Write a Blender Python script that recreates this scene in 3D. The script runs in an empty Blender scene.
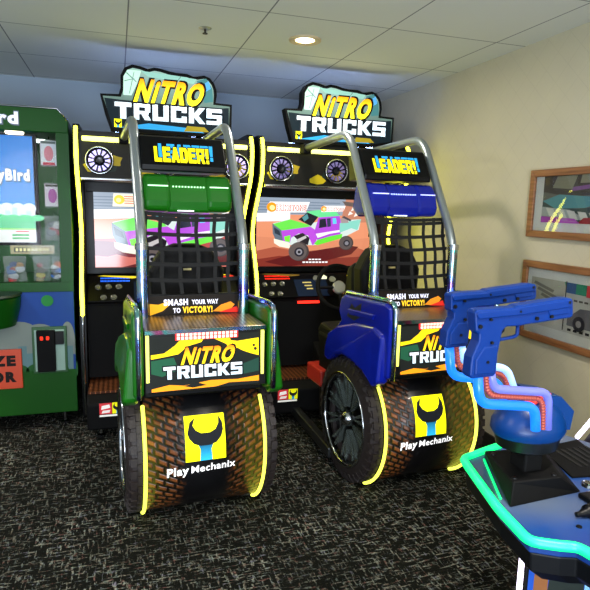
import bpy, bmesh, math, random
from mathutils import Vector, Matrix
random.seed(7)
PI = math.pi
sc = bpy.context.scene
C = sc.collection
# ------------------------------------------------------------------ camera
cam = bpy.data.cameras.new('camera'); camo = bpy.data.objects.new('camera', cam); C.objects.link(camo)
yaw, pitch, roll, FPX = .3078, .1542, .02546, 560.5
Fv = Vector((math.sin(yaw)*math.cos(pitch), math.cos(yaw)*math.cos(pitch), -math.sin(pitch)))
r0 = Vector((math.cos(yaw), -math.sin(yaw), 0)); u0 = r0.cross(Fv)
Rv = r0*math.cos(roll)+u0*math.sin(roll); Uv = u0*math.cos(roll)-r0*math.sin(roll)
camo.matrix_world = Matrix(((Rv.x, Uv.x, -Fv.x, 0), (Rv.y, Uv.y, -Fv.y, 0), (Rv.z, Uv.z, -Fv.z, 1.5), (0, 0, 0, 1)))
cam.sensor_width = 36; cam.lens = FPX/590*36; cam.clip_start = .02; cam.clip_end = 60
sc.camera = camo
# ------------------------------------------------------------------ world, exposure, room lamps
sc.view_settings.view_transform = 'Standard'; sc.view_settings.look = 'None'
sc.view_settings.exposure = 0.0; sc.view_settings.gamma = 1; sc.view_settings.use_curve_mapping = False
w = bpy.data.worlds.new('world'); sc.world = w; w.use_nodes = True
w.node_tree.nodes['Background'].inputs[0].default_value = (.78, .84, .95, 1)
w.node_tree.nodes['Background'].inputs[1].default_value = 2.2
LAMP_W = 34
LAMPS = [(1.045, 3.22), (-1.6, 3.22), (1.045, .55), (-1.6, .55), (-.3, -1.6), (1.9, -1.6)]
def area(name, loc, size, power, col, rot=(0, 0, 0), spread=PI):
    l = bpy.data.lights.new(name, 'AREA'); l.shape = 'DISK'; l.size = size; l.energy = power; l.color = col; l.spread = spread
    o = bpy.data.objects.new(name, l); C.objects.link(o); o.location = loc; o.rotation_euler = rot
    return o
for i, (x, y) in enumerate(LAMPS):
    area('downlight_lamp', (x, y, 2.425), .12, LAMP_W*(.35 if i == 0 else 1), (1, .92, .80))
# light of the arcade hall behind the viewer, then an uplight added to brighten the ceiling
area('hall_light', (-1.2, -2.6, 1.5), 1.7, 27, (.92, .95, 1), (math.radians(97), 0, math.radians(-24)))
area('ceiling_fill_uplight', (-.4, -2.2, .75), 2.0, 205, (.76, .88, 1), (math.radians(153), 0, math.radians(-8)))  # unseen fill, added low down to lift the ceiling and walls

# ------------------------------------------------------------------ helpers
def s2l(c):
    return c/12.92 if c <= .04045 else ((c+.055)/1.055)**2.4
def H(h, a=1):
    h = h.lstrip('#'); return tuple(s2l(int(h[i:i+2], 16)/255) for i in (0, 2, 4))+(a,)
MATS = {}
def mat(name, col='#808080', rough=.5, metal=0, emit=None, es=0, trans=0, alpha=1, coat=0, ior=1.5, spec=.5):
    if name in MATS: return MATS[name]
    m = bpy.data.materials.new(name); m.use_nodes = True
    b = m.node_tree.nodes['Principled BSDF']
    b.inputs['Base Color'].default_value = H(col) if isinstance(col, str) else col
    b.inputs['Roughness'].default_value = rough; b.inputs['Metallic'].default_value = metal
    b.inputs['IOR'].default_value = ior; b.inputs['Transmission Weight'].default_value = trans
    b.inputs['Alpha'].default_value = alpha; b.inputs['Coat Weight'].default_value = coat
    b.inputs['Specular IOR Level'].default_value = spec
    if emit:
        b.inputs['Emission Color'].default_value = H(emit) if isinstance(emit, str) else emit
        b.inputs['Emission Strength'].default_value = es
    MATS[name] = m; return m
def nodes(m):
    return m.node_tree.nodes, m.node_tree.links, m.node_tree.nodes['Principled BSDF']
def bump_noise(m, scale=60, strength=.2, dist=.002):
    n, l, b = nodes(m)
    t = n.new('ShaderNodeTexCoord'); x = n.new('ShaderNodeTexNoise'); x.inputs['Scale'].default_value = scale
    bp = n.new('ShaderNodeBump'); bp.inputs['Strength'].default_value = strength; bp.inputs['Distance'].default_value = dist
    l.new(t.outputs['Object'], x.inputs['Vector']); l.new(x.outputs['Fac'], bp.inputs['Height']); l.new(bp.outputs['Normal'], b.inputs['Normal'])
def ramp(n, stops, interp='LINEAR'):
    r = n.new('ShaderNodeValToRGB'); r.color_ramp.interpolation = interp
    e = r.color_ramp.elements
    while len(e) < len(stops): e.new(.5)
    for el, (p, c) in zip(e, stops): el.position = p; el.color = H(c) if isinstance(c, str) else c
    return r
def mathn(n, l, op, a, b=None):
    x = n.new('ShaderNodeMath'); x.operation = op
    for i, v in enumerate((a, b)):
        if v is None: continue
        if isinstance(v, (int, float)): x.inputs[i].default_value = v
        else: l.new(v, x.inputs[i])
    return x.outputs[0]
def print_mat(name, es, rough=.3, base=1., coat=0):
    m = mat(name, '#000000', rough, coat=coat)
    n, l, b = nodes(m)
    a = n.new('ShaderNodeAttribute'); a.attribute_name = 'Col'
    if es > 0:
        l.new(a.outputs['Color'], b.inputs['Emission Color']); b.inputs['Emission Strength'].default_value = es
    if base > 0: l.new(a.outputs['Color'], b.inputs['Base Color'])
    return m

def obj(name, bm, m, parent=None, root=(0, 0, 0), smooth=False, bevel=0, segs=2, kind=None, auto=None):
    """links the bmesh (world coordinates) as one object under its thing"""
    me = bpy.data.meshes.new(name)
    bmesh.ops.translate(bm, verts=bm.verts, vec=-Vector(root))
    bm.to_mesh(me); bm.free()
    for mm in (m if isinstance(m, (list, tuple)) else [m]): me.materials.append(mm)
    if smooth:
        for p in me.polygons: p.use_smooth = True
        if auto: me.set_sharp_from_angle(angle=math.radians(auto))
    o = bpy.data.objects.new(name, me); C.objects.link(o)
    if parent is not None: o.parent = parent
    else: o.location = root
    if kind: o['kind'] = kind
    if bevel:
        md = o.modifiers.new('bevel', 'BEVEL'); md.width = bevel; md.segments = segs; md.limit_method = 'ANGLE'
        md.angle_limit = math.radians(40)
        md.harden_normals = False
    return o
def thing(name, label, cat, loc, group=None):
    o = bpy.data.objects.new(name, None); C.objects.link(o); o.location = loc; o.empty_display_size = .1
    o['label'] = label; o['category'] = cat
    if group: o['group'] = group
    return o
def tag(o, label, cat, group=None):
    o['label'] = label; o['category'] = cat
    if group: o['group'] = group
    return o
def NB(): return bmesh.new()
def box(bm, x0, x1, y0, y1, z0, z1, mi=0):
    vs = [bm.verts.new(p) for p in ((x0, y0, z0), (x1, y0, z0), (x1, y1, z0), (x0, y1, z0), (x0, y0, z1), (x1, y0, z1), (x1, y1, z1), (x0, y1, z1))]
    fs = []
    for q in ((0, 3, 2, 1), (4, 5, 6, 7), (0, 1, 5, 4), (1, 2, 6, 5), (2, 3, 7, 6), (3, 0, 4, 7)):
        f = bm.faces.new([vs[i] for i in q]); f.material_index = mi; fs.append(f)
    return vs
def BX(*a):
    bm = NB(); box(bm, *a); return bm
def prism(bm, pts, axis, a0, a1, mi=0):
    """2-D outline extruded along an axis: 'x' takes (y,z), 'y' takes (x,z), 'z' takes (x,y)"""
    def co(p, a):
        return {'x': (a, p[0], p[1]), 'y': (p[0], a, p[1]), 'z': (p[0], p[1], a)}[axis]
    A = [bm.verts.new(co(p, a0)) for p in pts]; B = [bm.verts.new(co(p, a1)) for p in pts]
    n = len(pts); fs = [bm.faces.new(A), bm.faces.new(B[::-1])]
    for i in range(n): fs.append(bm.faces.new((A[i], B[i], B[(i+1) % n], A[(i+1) % n])))
    for f in fs: f.material_index = mi
    bmesh.ops.recalc_face_normals(bm, faces=fs)
    return A+B
def smooth_path(pts, k=6):
    pts = [Vector(p) for p in pts]; out = []
    for i in range(len(pts)-1):
        p0 = pts[max(i-1, 0)]; p1 = pts[i]; p2 = pts[i+1]; p3 = pts[min(i+2, len(pts)-1)]
        for j in range(k):
            t = j/k
            out.append(.5*((2*p1)+(-p0+p2)*t+(2*p0-5*p1+4*p2-p3)*t*t+(-p0+3*p1-3*p2+p3)*t**3))
    out.append(pts[-1]); return out
def rounded(pts, r, k=5):
    """polyline with its corners rounded by radius r"""
    pts = [Vector(p) for p in pts]; out = [pts[0]]
    for i in range(1, len(pts)-1):
        a, b, c = pts[i-1], pts[i], pts[i+1]
        d1 = (a-b); d2 = (c-b); q = min(r, d1.length*.45, d2.length*.45)
        s = b+d1.normalized()*q; e = b+d2.normalized()*q
        for j in range(k+1):
            t = j/k; out.append((1-t)**2*s+2*t*(1-t)*b+t*t*e)
    out.append(pts[-1]); return out
def tube(bm, path, r, n=10, caps=True, sx=1., mi=0, up=Vector((0, 0, 1))):
    path = [Vector(p) for p in path]; rings = []
    ref = None
    for i, p in enumerate(path):
        t = (path[min(i+1, len(path)-1)]-path[max(i-1, 0)]).normalized()
        if ref is None:
            ref = t.cross(up)
            if ref.length < .1: ref = t.cross(Vector((1, 0, 0)))
        ref = (ref-t*ref.dot(t)).normalized(); b = t.cross(ref)
        rr = r[i] if isinstance(r, (list, tuple)) else r
        rings.append([bm.verts.new(p+ref*math.cos(2*PI*j/n)*rr*sx+b*math.sin(2*PI*j/n)*rr) for j in range(n)])
    fs = []
    for a, b in zip(rings, rings[1:]):
        for j in range(n): fs.append(bm.faces.new((a[j], a[(j+1) % n], b[(j+1) % n], b[j])))
    if caps: fs.append(bm.faces.new(rings[0][::-1])); fs.append(bm.faces.new(rings[-1]))
    for f in fs: f.material_index = mi
    bmesh.ops.recalc_face_normals(bm, faces=fs)
def lathe(bm, prof, M, n=32, mi=0, closed=False):
    """profile of (radius, height) turned round the local z of matrix M"""
    rings = []
    for r, h in prof:
        if r < 1e-5: rings.append([bm.verts.new(M @ Vector((0, 0, h)))])
        else: rings.append([bm.verts.new(M @ Vector((r*math.cos(2*PI*j/n), r*math.sin(2*PI*j/n), h))) for j in range(n)])
    pr = list(zip(rings, rings[1:]))
    if closed: pr.append((rings[-1], rings[0]))
    fs = []
    for a, b in pr:
        for j in range(n):
            k = (j+1) % n
            if len(a) == 1 and len(b) == 1: continue
            if len(a) == 1: fs.append(bm.faces.new((a[0], b[j], b[k])))
            elif len(b) == 1: fs.append(bm.faces.new((a[j], a[k], b[0])))
            else: fs.append(bm.faces.new((a[j], a[k], b[k], b[j])))
    for f in fs: f.material_index = mi
    bmesh.ops.recalc_face_normals(bm, faces=fs)
def TM(loc, rot='z'):
    """matrix whose z axis looks along +x, -y, ... at a place"""
    R = {'z': Matrix(), 'x': Matrix.Rotation(PI/2, 4, 'Y'), '-x': Matrix.Rotation(-PI/2, 4, 'Y'), '-y': Matrix.Rotation(PI/2, 4, 'X'), 'y': Matrix.Rotation(-PI/2, 4, 'X')}[rot]
    return Matrix.Translation(loc) @ R

_tc = {}
def text_polys(s, offset=0.0):
    """triangles of a word set in the built-in face, height 1"""
    k = (s, offset)
    if k in _tc: return _tc[k]
    cu = bpy.data.curves.new('lettering', 'FONT'); cu.body = s; cu.size = 1; cu.offset = offset; cu.resolution_u = 3; cu.fill_mode = 'FRONT'; cu.space_character = 1+4.*offset
    o = bpy.data.objects.new('lettering', cu); C.objects.link(o)
    dg = bpy.context.evaluated_depsgraph_get(); dg.update()
    me = bpy.data.meshes.new_from_object(o.evaluated_get(dg))
    out = [[(me.vertices[v].co.x, me.vertices[v].co.y) for v in p.vertices] for p in me.polygons]
    bpy.data.meshes.remove(me); bpy.data.objects.remove(o); bpy.data.curves.remove(cu)
    _tc[k] = out; return out
class Pic:
    """a printed picture: flat coloured polygons, later ones on top, in (u,v)"""
    def __init__(s): s.p = []; s.layer = 0
    def poly(s, pts, col, same=False):
        if not same: s.layer += 1
        s.p.append((list(pts), col, s.layer)); return s
    def rect(s, x0, y0, x1, y1, col, same=False): return s.poly([(x0, y0), (x1, y0), (x1, y1), (x0, y1)], col, same)
    def circ(s, x, y, r, col, ry=None, n=24, same=False):
        ry = ry or r
        return s.poly([(x+r*math.cos(2*PI*i/n), y+ry*math.sin(2*PI*i/n)) for i in range(n)], col, same)
    def text(s, t, x, y, h, col, bold=0., shear=0, wide=1., width=None, rise=0., centre=False):
        P = text_polys(t, bold); xs = [q[0] for p in P for q in p]; lo, hi = min(xs), max(xs)
        k = h/.72
        if width: wide = width/((hi-lo)*k)
        ox = x-(hi-lo)*k*wide/2 if centre else x
        s.layer += 1
        for p in P:
            q = []
            for a, b in p:
                u = (a-lo)*k*wide; v = b*k
                q.append((ox+u+shear*v, y+v+rise*u))
            s.p.append((q, col, s.layer))
        return s
    def blocks(s, word, x, y, cw, h, col, gap=.14, grow=0.):
        L = {'T': [(0, 4.4, 5, 6), (1.6, 0, 3.4, 4.5)], 'R': [(0, 0, 1.6, 6), (1.5, 4.6, 5, 6), (3.4, 2.9, 5, 4.7), (1.5, 2.1, 4.5, 3.3), [(2.2, 2.3), (4.1, 2.3), (5.2, 0), (3.3, 0)]],
             'U': [(0, 0, 1.6, 6), (3.4, 0, 5, 6), (1.5, 0, 3.5, 1.5)], 'C': [(0, 0, 1.6, 6), (1.5, 0, 5, 1.5), (1.5, 4.5, 5, 6), (3.4, 1.4, 5, 2.3), (3.4, 3.7, 5, 4.6)],
             'K': [(0, 0, 1.6, 6), [(1.5, 3.6), (3.3, 6), (5.2, 6), (3.1, 3.1), (1.5, 2.3)], [(1.5, 2.6), (2.6, 3.6), (5.3, 0), (3.4, 0), (1.5, 2.4)]],
             'L': [(0, 0, 1.9, 6), (1.8, 0, 4.6, 1.5)], 'E': [(0, 0, 1.9, 6), (1.8, 0, 4.8, 1.4), (1.8, 2.4, 4.3, 3.6), (1.8, 4.6, 4.8, 6)],
             'A': [[(0, 0), (1.6, 6), (3.2, 6), (2.2, 2.2), (1.75, 0)], [(3.3, 0), (2.2, 4.2), (2.6, 6), (3.4, 6), (5.1, 0)], (1.5, 1.1, 3.6, 2.3)],
             'D': [(0, 0, 1.9, 6), [(1.8, 0), (4., 0), (5, 1.2), (5, 4.8), (4, 6), (1.8, 6), (1.8, 4.7), (3.1, 4.5), (3.1, 1.5), (1.8, 1.3)]], '!': [[(.6, 1.9), (2.1, 1.9), (2.6, 6), (.3, 6)], (.5, 0, 2.2, 1.4)],
             'S': [(0, 4.6, 5, 6), (0, 2.4, 1.6, 4.7), (0, 2.4, 5, 3.7), (3.4, 0, 5, 3.6), (0, 0, 5, 1.4)]}
        s.layer += 1
        g = grow
        for i, ch in enumerate(word):
            ox = x+i*cw*(1+gap)
            for r in L[ch]:
                if isinstance(r, tuple):
                    q = [(r[0]-g, r[1]-g), (r[2]+g, r[1]-g), (r[2]+g, r[3]+g), (r[0]-g, r[3]+g)]
                else:
                    cx = sum(a for a, b in r)/len(r); cy = sum(b for a, b in r)/len(r)
                    q = [(a+(g if a > cx else -g), b+(g if b > cy else -g)) for a, b in r]
                s.p.append(([(ox+a*cw/5, y+b*h/6) for a, b in q], col, s.layer))
        return s
    def build(s, name, fn, m, parent=None, root=(0, 0, 0), eps=.0004, cut=0, clip=None, tform=None):
        bm = NB(); cl = bm.loops.layers.float_color.new('Col')
        for pts, col, lay in s.p:
            t = bmesh.new()
            try: f = t.faces.new([t.verts.new((a, b, 0)) for a, b in pts])
            except ValueError: t.free(); continue
            f.normal_update()
            if f.normal.z < 0: f.normal_flip()
            if len(pts) > 4 or True: bmesh.ops.triangulate(t, faces=t.faces[:])
            if clip:
                x0, y0, x1, y1 = clip
                for co, no in (((x0, 0, 0), (-1, 0, 0)), ((x1, 0, 0), (1, 0, 0)), ((0, y0, 0), (0, -1, 0)), ((0, y1, 0), (0, 1, 0))):
                    if not t.verts: break
                    bmesh.ops.bisect_plane(t, geom=t.verts[:]+t.edges[:]+t.faces[:], plane_co=co, plane_no=no, clear_outer=True)
            if cut and t.verts:
                lo = min(v.co.y for v in t.verts); hi = max(v.co.y for v in t.verts)
                k = math.floor(lo/cut)+1
                while k*cut < hi:
                    bmesh.ops.bisect_plane(t, geom=t.verts[:]+t.edges[:]+t.faces[:], plane_co=(0, k*cut, 0), plane_no=(0, 1, 0)); k += 1
            vm = {v: bm.verts.new(fn(v.co.x, v.co.y, lay*eps)) for v in t.verts}
            for f in t.faces:
                try: g = bm.faces.new([vm[v] for v in f.verts])
                except ValueError: continue
                for lp, v in zip(g.loops, f.verts):
                    c = col(v.co.x, v.co.y) if callable(col) else col
                    lp[cl] = H(c) if isinstance(c, str) else c
            t.free()
        if tform is not None: bmesh.ops.transform(bm, matrix=tform, verts=bm.verts)
        return obj(name, bm, m, parent, root)
def gradient(v0, v1, c0, c1):
    a, b = H(c0), H(c1)
    def f(u, v):
        t = min(1, max(0, (v-v0)/(v1-v0))); return tuple(a[i]*(1-t)+b[i]*t for i in range(4))
    return f

# ------------------------------------------------------------------ materials
M_black = mat('black_laminate', '#08080a', .42, spec=.22)
M_matte = mat('matte_black', '#060607', .7, spec=.15)
M_rubber = mat('rubber', '#241c1c', .6); bump_noise(M_rubber, 90, .3)
M_plast = mat('black_gloss_plastic', '#060608', .35, spec=.2)
M_chrome = mat('chrome', '#b9bcc0', .14, 1)
M_grey = mat('grey_metallic', '#9aa3a6', .34, .75)
M_holo = mat('holo_reflection_chrome', '#9a9ab0', .16, 1)
def _holo():
    n, l, b = nodes(M_holo)
    t = n.new('ShaderNodeTexCoord'); x = n.new('ShaderNodeTexNoise'); x.inputs['Scale'].default_value = 9
    l.new(t.outputs['Object'], x.inputs['Vector'])
    r = ramp(n, [(.3, '#8f6fd0'), (.42, '#7aa8e8'), (.5, '#b8bcc8'), (.6, '#6fd0c8'), (.7, '#d070a0')])  # holographic chrome: its colourful reflections are put into the base colour
    l.new(x.outputs['Fac'], r.inputs[0]); l.new(r.outputs[0], b.inputs['Base Color'])
_holo()
M_green = mat('green_gloss_plastic', '#15640f', .28, coat=.2, spec=.35)
M_blue = mat('blue_gloss_plastic', '#0a1c90', .26, coat=.25, spec=.35)
M_neon = mat('yellow_neon', '#d8e020', .4, emit=(.95, .95, .035, 1), es=11)
M_neon_wheel = mat('yellow_wheel_neon', '#d8e020', .4, emit=(.88, .95, .10, 1), es=2.2)
M_neon_soft = mat('yellow_led_tape', '#d8d060', .4, emit=(.86, .92, .12, 1), es=1.6)
M_red = mat('red_led', '#ff2010', .4, emit=(1, .02, .01, 1), es=3.0)
M_redw = mat('red_led_dot', '#ffb0a0', .4, emit=(1, .38, .30, 1), es=2.6)
M_whiteled = mat('violet_white_led', '#ffffff', .4, emit=(.82, .72, 1, 1), es=5)
M_print = print_mat('backlit_print', 1.05, .5, .25)
M_print.node_tree.nodes['Principled BSDF'].inputs['Specular IOR Level'].default_value = .12
M_print.node_tree.nodes['Principled BSDF'].inputs['Roughness'].default_value = .55
M_screen = print_mat('screen_image', 1.35, .12, 0)
M_decal = print_mat('printed_decal', .0, .5, 1)
M_decal.node_tree.nodes['Principled BSDF'].inputs['Specular IOR Level'].default_value = .2
M_decal_l = print_mat('lit_decal', .45, .3, .8)
M_net = mat('black_webbing', '#060607', .8)
M_seat = mat('black_seat_vinyl', '#070708', .6, spec=.2)
M_glass = mat('clear_glass', '#ffffff', .02, trans=1, ior=1.12)

# diamond plate
def plate_mat(name, c1, c2, scale=42, rough=.3):
    m = mat(name, c1, rough, .75); n, l, b = nodes(m)
    t = n.new('ShaderNodeTexCoord'); mp = n.new('ShaderNodeMapping'); mp.inputs['Rotation'].default_value = (0, 0, PI/4)
    k = n.new('ShaderNodeTexChecker'); k.inputs['Scale'].default_value = scale
    k.inputs['Color1'].default_value = H(c1); k.inputs['Color2'].default_value = H(c2)
    l.new(t.outputs['Object'], mp.inputs['Vector']); l.new(mp.outputs[0], k.inputs['Vector'])
    l.new(k.outputs['Color'], b.inputs['Base Color'])
    bp = n.new('ShaderNodeBump'); bp.inputs['Strength'].default_value = .5; bp.inputs['Distance'].default_value = .003
    l.new(k.outputs['Fac'], bp.inputs['Height']); l.new(bp.outputs[0], b.inputs['Normal'])
    return m
M_plate = plate_mat('diamond_plate', '#b8a48c', '#5c4a3c', 80)
M_floorplate = plate_mat('tread_plate_floor', '#b06c44', '#4c2a1a', 46, .45)

# tyre-tread print on the drum; uv = (metres across, metres round)
M_tread = mat('tread_print', '#3a2414', .38, coat=.08)
def _tread():
    n, l, b = nodes(M_tread)
    t = n.new('ShaderNodeTexCoord'); sp = n.new('ShaderNodeSeparateXYZ'); l.new(t.outputs['UV'], sp.inputs[0])
    ax = mathn(n, l, 'ABSOLUTE', sp.outputs[0])
    # blocks slant downwards away from the middle
    sl = mathn(n, l, 'MULTIPLY_ADD', ax, .55); n.active = None
    sl.node.inputs[2].default_value = 0; l.new(sp.outputs[1], sl.node.inputs[2])
    cb = n.new('ShaderNodeCombineXYZ'); l.new(ax, cb.inputs[0]); l.new(sl, cb.inputs[1])
    br = n.new('ShaderNodeTexBrick'); br.inputs['Scale'].default_value = 1
    br.inputs['Brick Width'].default_value = .048; br.inputs['Row Height'].default_value = .034
    br.inputs['Mortar Size'].default_value = .0115; br.inputs['Mortar Smooth'].default_value = .75; br.offset = .35
    br.inputs['Color1'].default_value = H('#8c4f26'); br.inputs['Color2'].default_value = H('#5e3419'); br.inputs['Mortar'].default_value = H('#0c0705')
    l.new(cb.outputs[0], br.inputs['Vector'])
    no = n.new('ShaderNodeTexNoise'); no.inputs['Scale'].default_value = 30; l.new(cb.outputs[0], no.inputs['Vector'])
    w2 = mathn(n, l, 'MULTIPLY_ADD', no.outputs['Fac'], .1); w2.node.inputs[2].default_value = .045
    mk = mathn(n, l, 'SUBTRACT', ax, w2); mk = mathn(n, l, 'MULTIPLY', mk, 18)
    mk.node.use_clamp = True
    mx = n.new('ShaderNodeMix'); mx.data_type = 'RGBA'; l.new(mk, mx.inputs[0])
    mx.inputs[6].default_value = H('#08080c'); l.new(br.outputs['Color'], mx.inputs[7])
    l.new(mx.outputs[2], b.inputs['Base Color'])
    bp = n.new('ShaderNodeBump'); bp.inputs['Strength'].default_value = .8; bp.inputs['Distance'].default_value = .006; bp.invert = True
    l.new(mathn(n, l, 'MULTIPLY', br.outputs['Fac'], mk), bp.inputs['Height']); l.new(bp.outputs[0], b.inputs['Normal'])
    l.new(mx.outputs[2], b.inputs['Emission Color']); b.inputs['Emission Strength'].default_value = .0
_tread()

# carpet
M_carpet = mat('carpet', '#1c1d1a', .95, spec=.1)
def _carpet():
    n, l, b = nodes(M_carpet)
    t = n.new('ShaderNodeTexCoord')
    def fleck(sx, sy, lo, hi, seed, rot=0.):
        mp = n.new('ShaderNodeMapping'); mp.inputs['Scale'].default_value = (sx, sy, 1); mp.inputs['Location'].default_value = (seed, seed*2, 0); mp.inputs['Rotation'].default_value = (0, 0, rot)
        l.new(t.outputs['Object'], mp.inputs['Vector'])
        x = n.new('ShaderNodeTexNoise'); x.inputs['Scale'].default_value = 1; x.inputs['Detail'].default_value = 3; x.inputs['Roughness'].default_value = .6
        l.new(mp.outputs[0], x.inputs['Vector'])
        r = ramp(n, [(lo, (0, 0, 0, 1)), (hi, (1, 1, 1, 1))]); l.new(x.outputs['Fac'], r.inputs[0]); return r.outputs[0]
    big = fleck(2.6, 1.6, .35, .68, 3)
    a = fleck(14, 85, .555, .615, 1, .3); c = fleck(85, 16, .56, .62, 5, .3)
    cmx = mathn(n, l, 'MAXIMUM', a, c)
    fine = fleck(110, 110, .36, .56, 9)
    s = mathn(n, l, 'MULTIPLY', cmx, fine)
    k = mathn(n, l, 'MULTIPLY_ADD', big, .9); k.node.inputs[2].default_value = .25
    s = mathn(n, l, 'MULTIPLY', s, k)
    hue = n.new('ShaderNodeTexNoise'); hue.inputs['Scale'].default_value = 38; hue.inputs['Detail'].default_value = 1; l.new(t.outputs['Object'], hue.inputs['Vector'])
    hr = ramp(n, [(.34, '#86605a'), (.42, '#8c8678'), (.5, '#a8a698'), (.58, '#8c9a90'), (.68, '#8c8898')]); l.new(hue.outputs['Fac'], hr.inputs[0])
    mx = n.new('ShaderNodeMix'); mx.data_type = 'RGBA'; l.new(s, mx.inputs[0]); mx.inputs[6].default_value = H('#11120e'); l.new(hr.outputs[0], mx.inputs[7])
    l.new(mx.outputs[2], b.inputs['Base Color'])
    bp = n.new('ShaderNodeBump'); bp.inputs['Strength'].default_value = .6; bp.inputs['Distance'].default_value = .004
    l.new(fine, bp.inputs['Height']); l.new(bp.outputs[0], b.inputs['Normal'])
_carpet()
# ceiling tiles 0.66 m square with dark joints
M_ceil = mat('ceiling_tile', '#d8d9d4', .85)
def _ceil():
    n, l, b = nodes(M_ceil); t = n.new('ShaderNodeTexCoord')
    mp = n.new('ShaderNodeMapping'); mp.inputs['Location'].default_value = (-.05+.66*8, -3.54+.68*10, 0)
    l.new(t.outputs['Object'], mp.inputs['Vector'])
    br = n.new('ShaderNodeTexBrick'); br.offset = 0; br.inputs['Scale'].default_value = 1
    br.inputs['Brick Width'].default_value = .663; br.inputs['Row Height'].default_value = .68; br.inputs['Mortar Size'].default_value = .004; br.inputs['Mortar Smooth'].default_value = .1
    br.inputs['Color1'].default_value = H('#dcddd8'); br.inputs['Color2'].default_value = H('#d6d8d3'); br.inputs['Mortar'].default_value = H('#75787c')
    l.new(mp.outputs[0], br.inputs['Vector']); l.new(br.outputs['Color'], b.inputs['Base Color'])
    no = n.new('ShaderNodeTexNoise'); no.inputs['Scale'].default_value = 180; l.new(t.outputs['Object'], no.inputs['Vector'])
    bp = n.new('ShaderNodeBump'); bp.inputs['Strength'].default_value = .15; bp.inputs['Distance'].default_value = .002
    l.new(no.outputs['Fac'], bp.inputs['Height']); l.new(bp.outputs[0], b.inputs['Normal'])
_ceil()
# wallpaper with a faint diagonal lattice
def wall_mat(name, c1, c2):
    m = mat(name, c1, .75); n, l, b = nodes(m); t = n.new('ShaderNodeTexCoord')
    no = n.new('ShaderNodeTexNoise'); no.inputs['Scale'].default_value = 5; no.inputs['Detail'].default_value = 4; l.new(t.outputs['Object'], no.inputs['Vector'])
    mp = n.new('ShaderNodeMapping'); mp.inputs['Rotation'].default_value = (PI/4, 0, 0); l.new(t.outputs['Object'], mp.inputs['Vector'])
    sp = n.new('ShaderNodeSeparateXYZ'); l.new(mp.outputs[0], sp.inputs[0])
    def lines(o):
        a = mathn(n, l, 'MULTIPLY', o, 9.); a = mathn(n, l, 'FRACT', a); a = mathn(n, l, 'SUBTRACT', a, .5); a = mathn(n, l, 'ABSOLUTE', a)
        return mathn(n, l, 'LESS_THAN', a, .018)
    g = mathn(n, l, 'MAXIMUM', lines(sp.outputs[1]), lines(sp.outputs[2]))
    g2 = mathn(n, l, 'MULTIPLY', g, no.outputs['Fac'])
    f = mathn(n, l, 'MULTIPLY', g2, .22); f = mathn(n, l, 'ADD', f, mathn(n, l, 'MULTIPLY', no.outputs['Fac'], .25))
    mx = n.new('ShaderNodeMix'); mx.data_type = 'RGBA'; l.new(f, mx.inputs[0]); mx.inputs[6].default_value = H(c1); mx.inputs[7].default_value = H(c2)
    l.new(mx.outputs[2], b.inputs['Base Color']); return m
M_wall = wall_mat('cream_wallpaper', '#c9c0a6', '#99907a')
M_back = mat('grey_wall_paint', '#98a7b6', .8)

# ------------------------------------------------------------------ the room
WX, BY, ZC = 2.262, 4.96, 2.45
X0, Y0 = -3.2, -3.4
obj('floor', BX(X0, WX, Y0, BY, -.1, 0), M_carpet, kind='structure')
obj('ceiling', BX(X0, WX, Y0, BY, ZC, ZC+.1), M_ceil, kind='structure')
obj('wall_right', BX(WX, WX+.1, Y0, BY, 0, ZC), M_wall, kind='structure')
obj('wall_back', BX(X0, WX, BY, BY+.1, 0, ZC), M_back, kind='structure')
obj('wall_left', BX(X0-.1, X0, Y0, BY, 0, ZC), M_back, kind='structure')
obj('baseboard_right', BX(WX-.012, WX, Y0, BY, 0, .09), mat('baseboard_vinyl', '#2a2622', .5), kind='structure')

# ------------------------------------------------------------------ recessed ceiling lights
M_lampglow = mat('lamp_glow', '#fff0d8', .5, emit=(1, .78, .50, 1), es=9)
M_trimw = mat('lamp_trim', '#c9b48c', .4)
def downlight(x, y, label, group=None):
    t = thing('ceiling_light', label, 'ceiling light', (x, y, ZC-.012), group)
    bm = NB(); lathe(bm, [(.058, ZC+.0), (.056, ZC-.006), (.085, ZC-.012), (.092, ZC-.008), (.093, ZC), (.058, ZC)], TM((x, y, 0)), 40)
    obj('trim_ring', bm, M_trimw, t, t.location, smooth=True, auto=40)
    bm = NB(); lathe(bm, [(0, ZC-.009), (.04, ZC-.008), (.0575, ZC-.002), (0, ZC-.001)], TM((x, y, 0)), 32)
    obj('diffuser', bm, M_lampglow, t, t.location, smooth=True)
for i, (x, y) in enumerate(LAMPS):
    downlight(x, y, 'round recessed ceiling light glowing warm white above the racing machines' if i == 0 else 'round recessed ceiling light out of view of the photograph', None if i == 0 else 'ceiling lights outside the frame')
t = thing('sprinkler_head', 'small round chrome sprinkler head set flush in a ceiling tile', 'sprinkler', (.477, 3.23, ZC))
bm = NB(); lathe(bm, [(0, ZC-.006), (.012, ZC-.006), (.03, ZC-.004), (.036, ZC)], TM((.477, 3.23, 0)), 24)
obj('escutcheon', bm, mat('satin_trim', '#a8a8a8', .3, .6), t, t.location, smooth=True)
bm = NB(); lathe(bm, [(0, ZC-.03), (.014, ZC-.03), (.014, ZC-.026), (.005, ZC-.024), (.006, ZC-.004)], TM((.477, 3.23, 0)), 16)
obj('deflector', bm, mat('dark_brass', '#3a332c', .4, .8), t, t.location)

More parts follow.
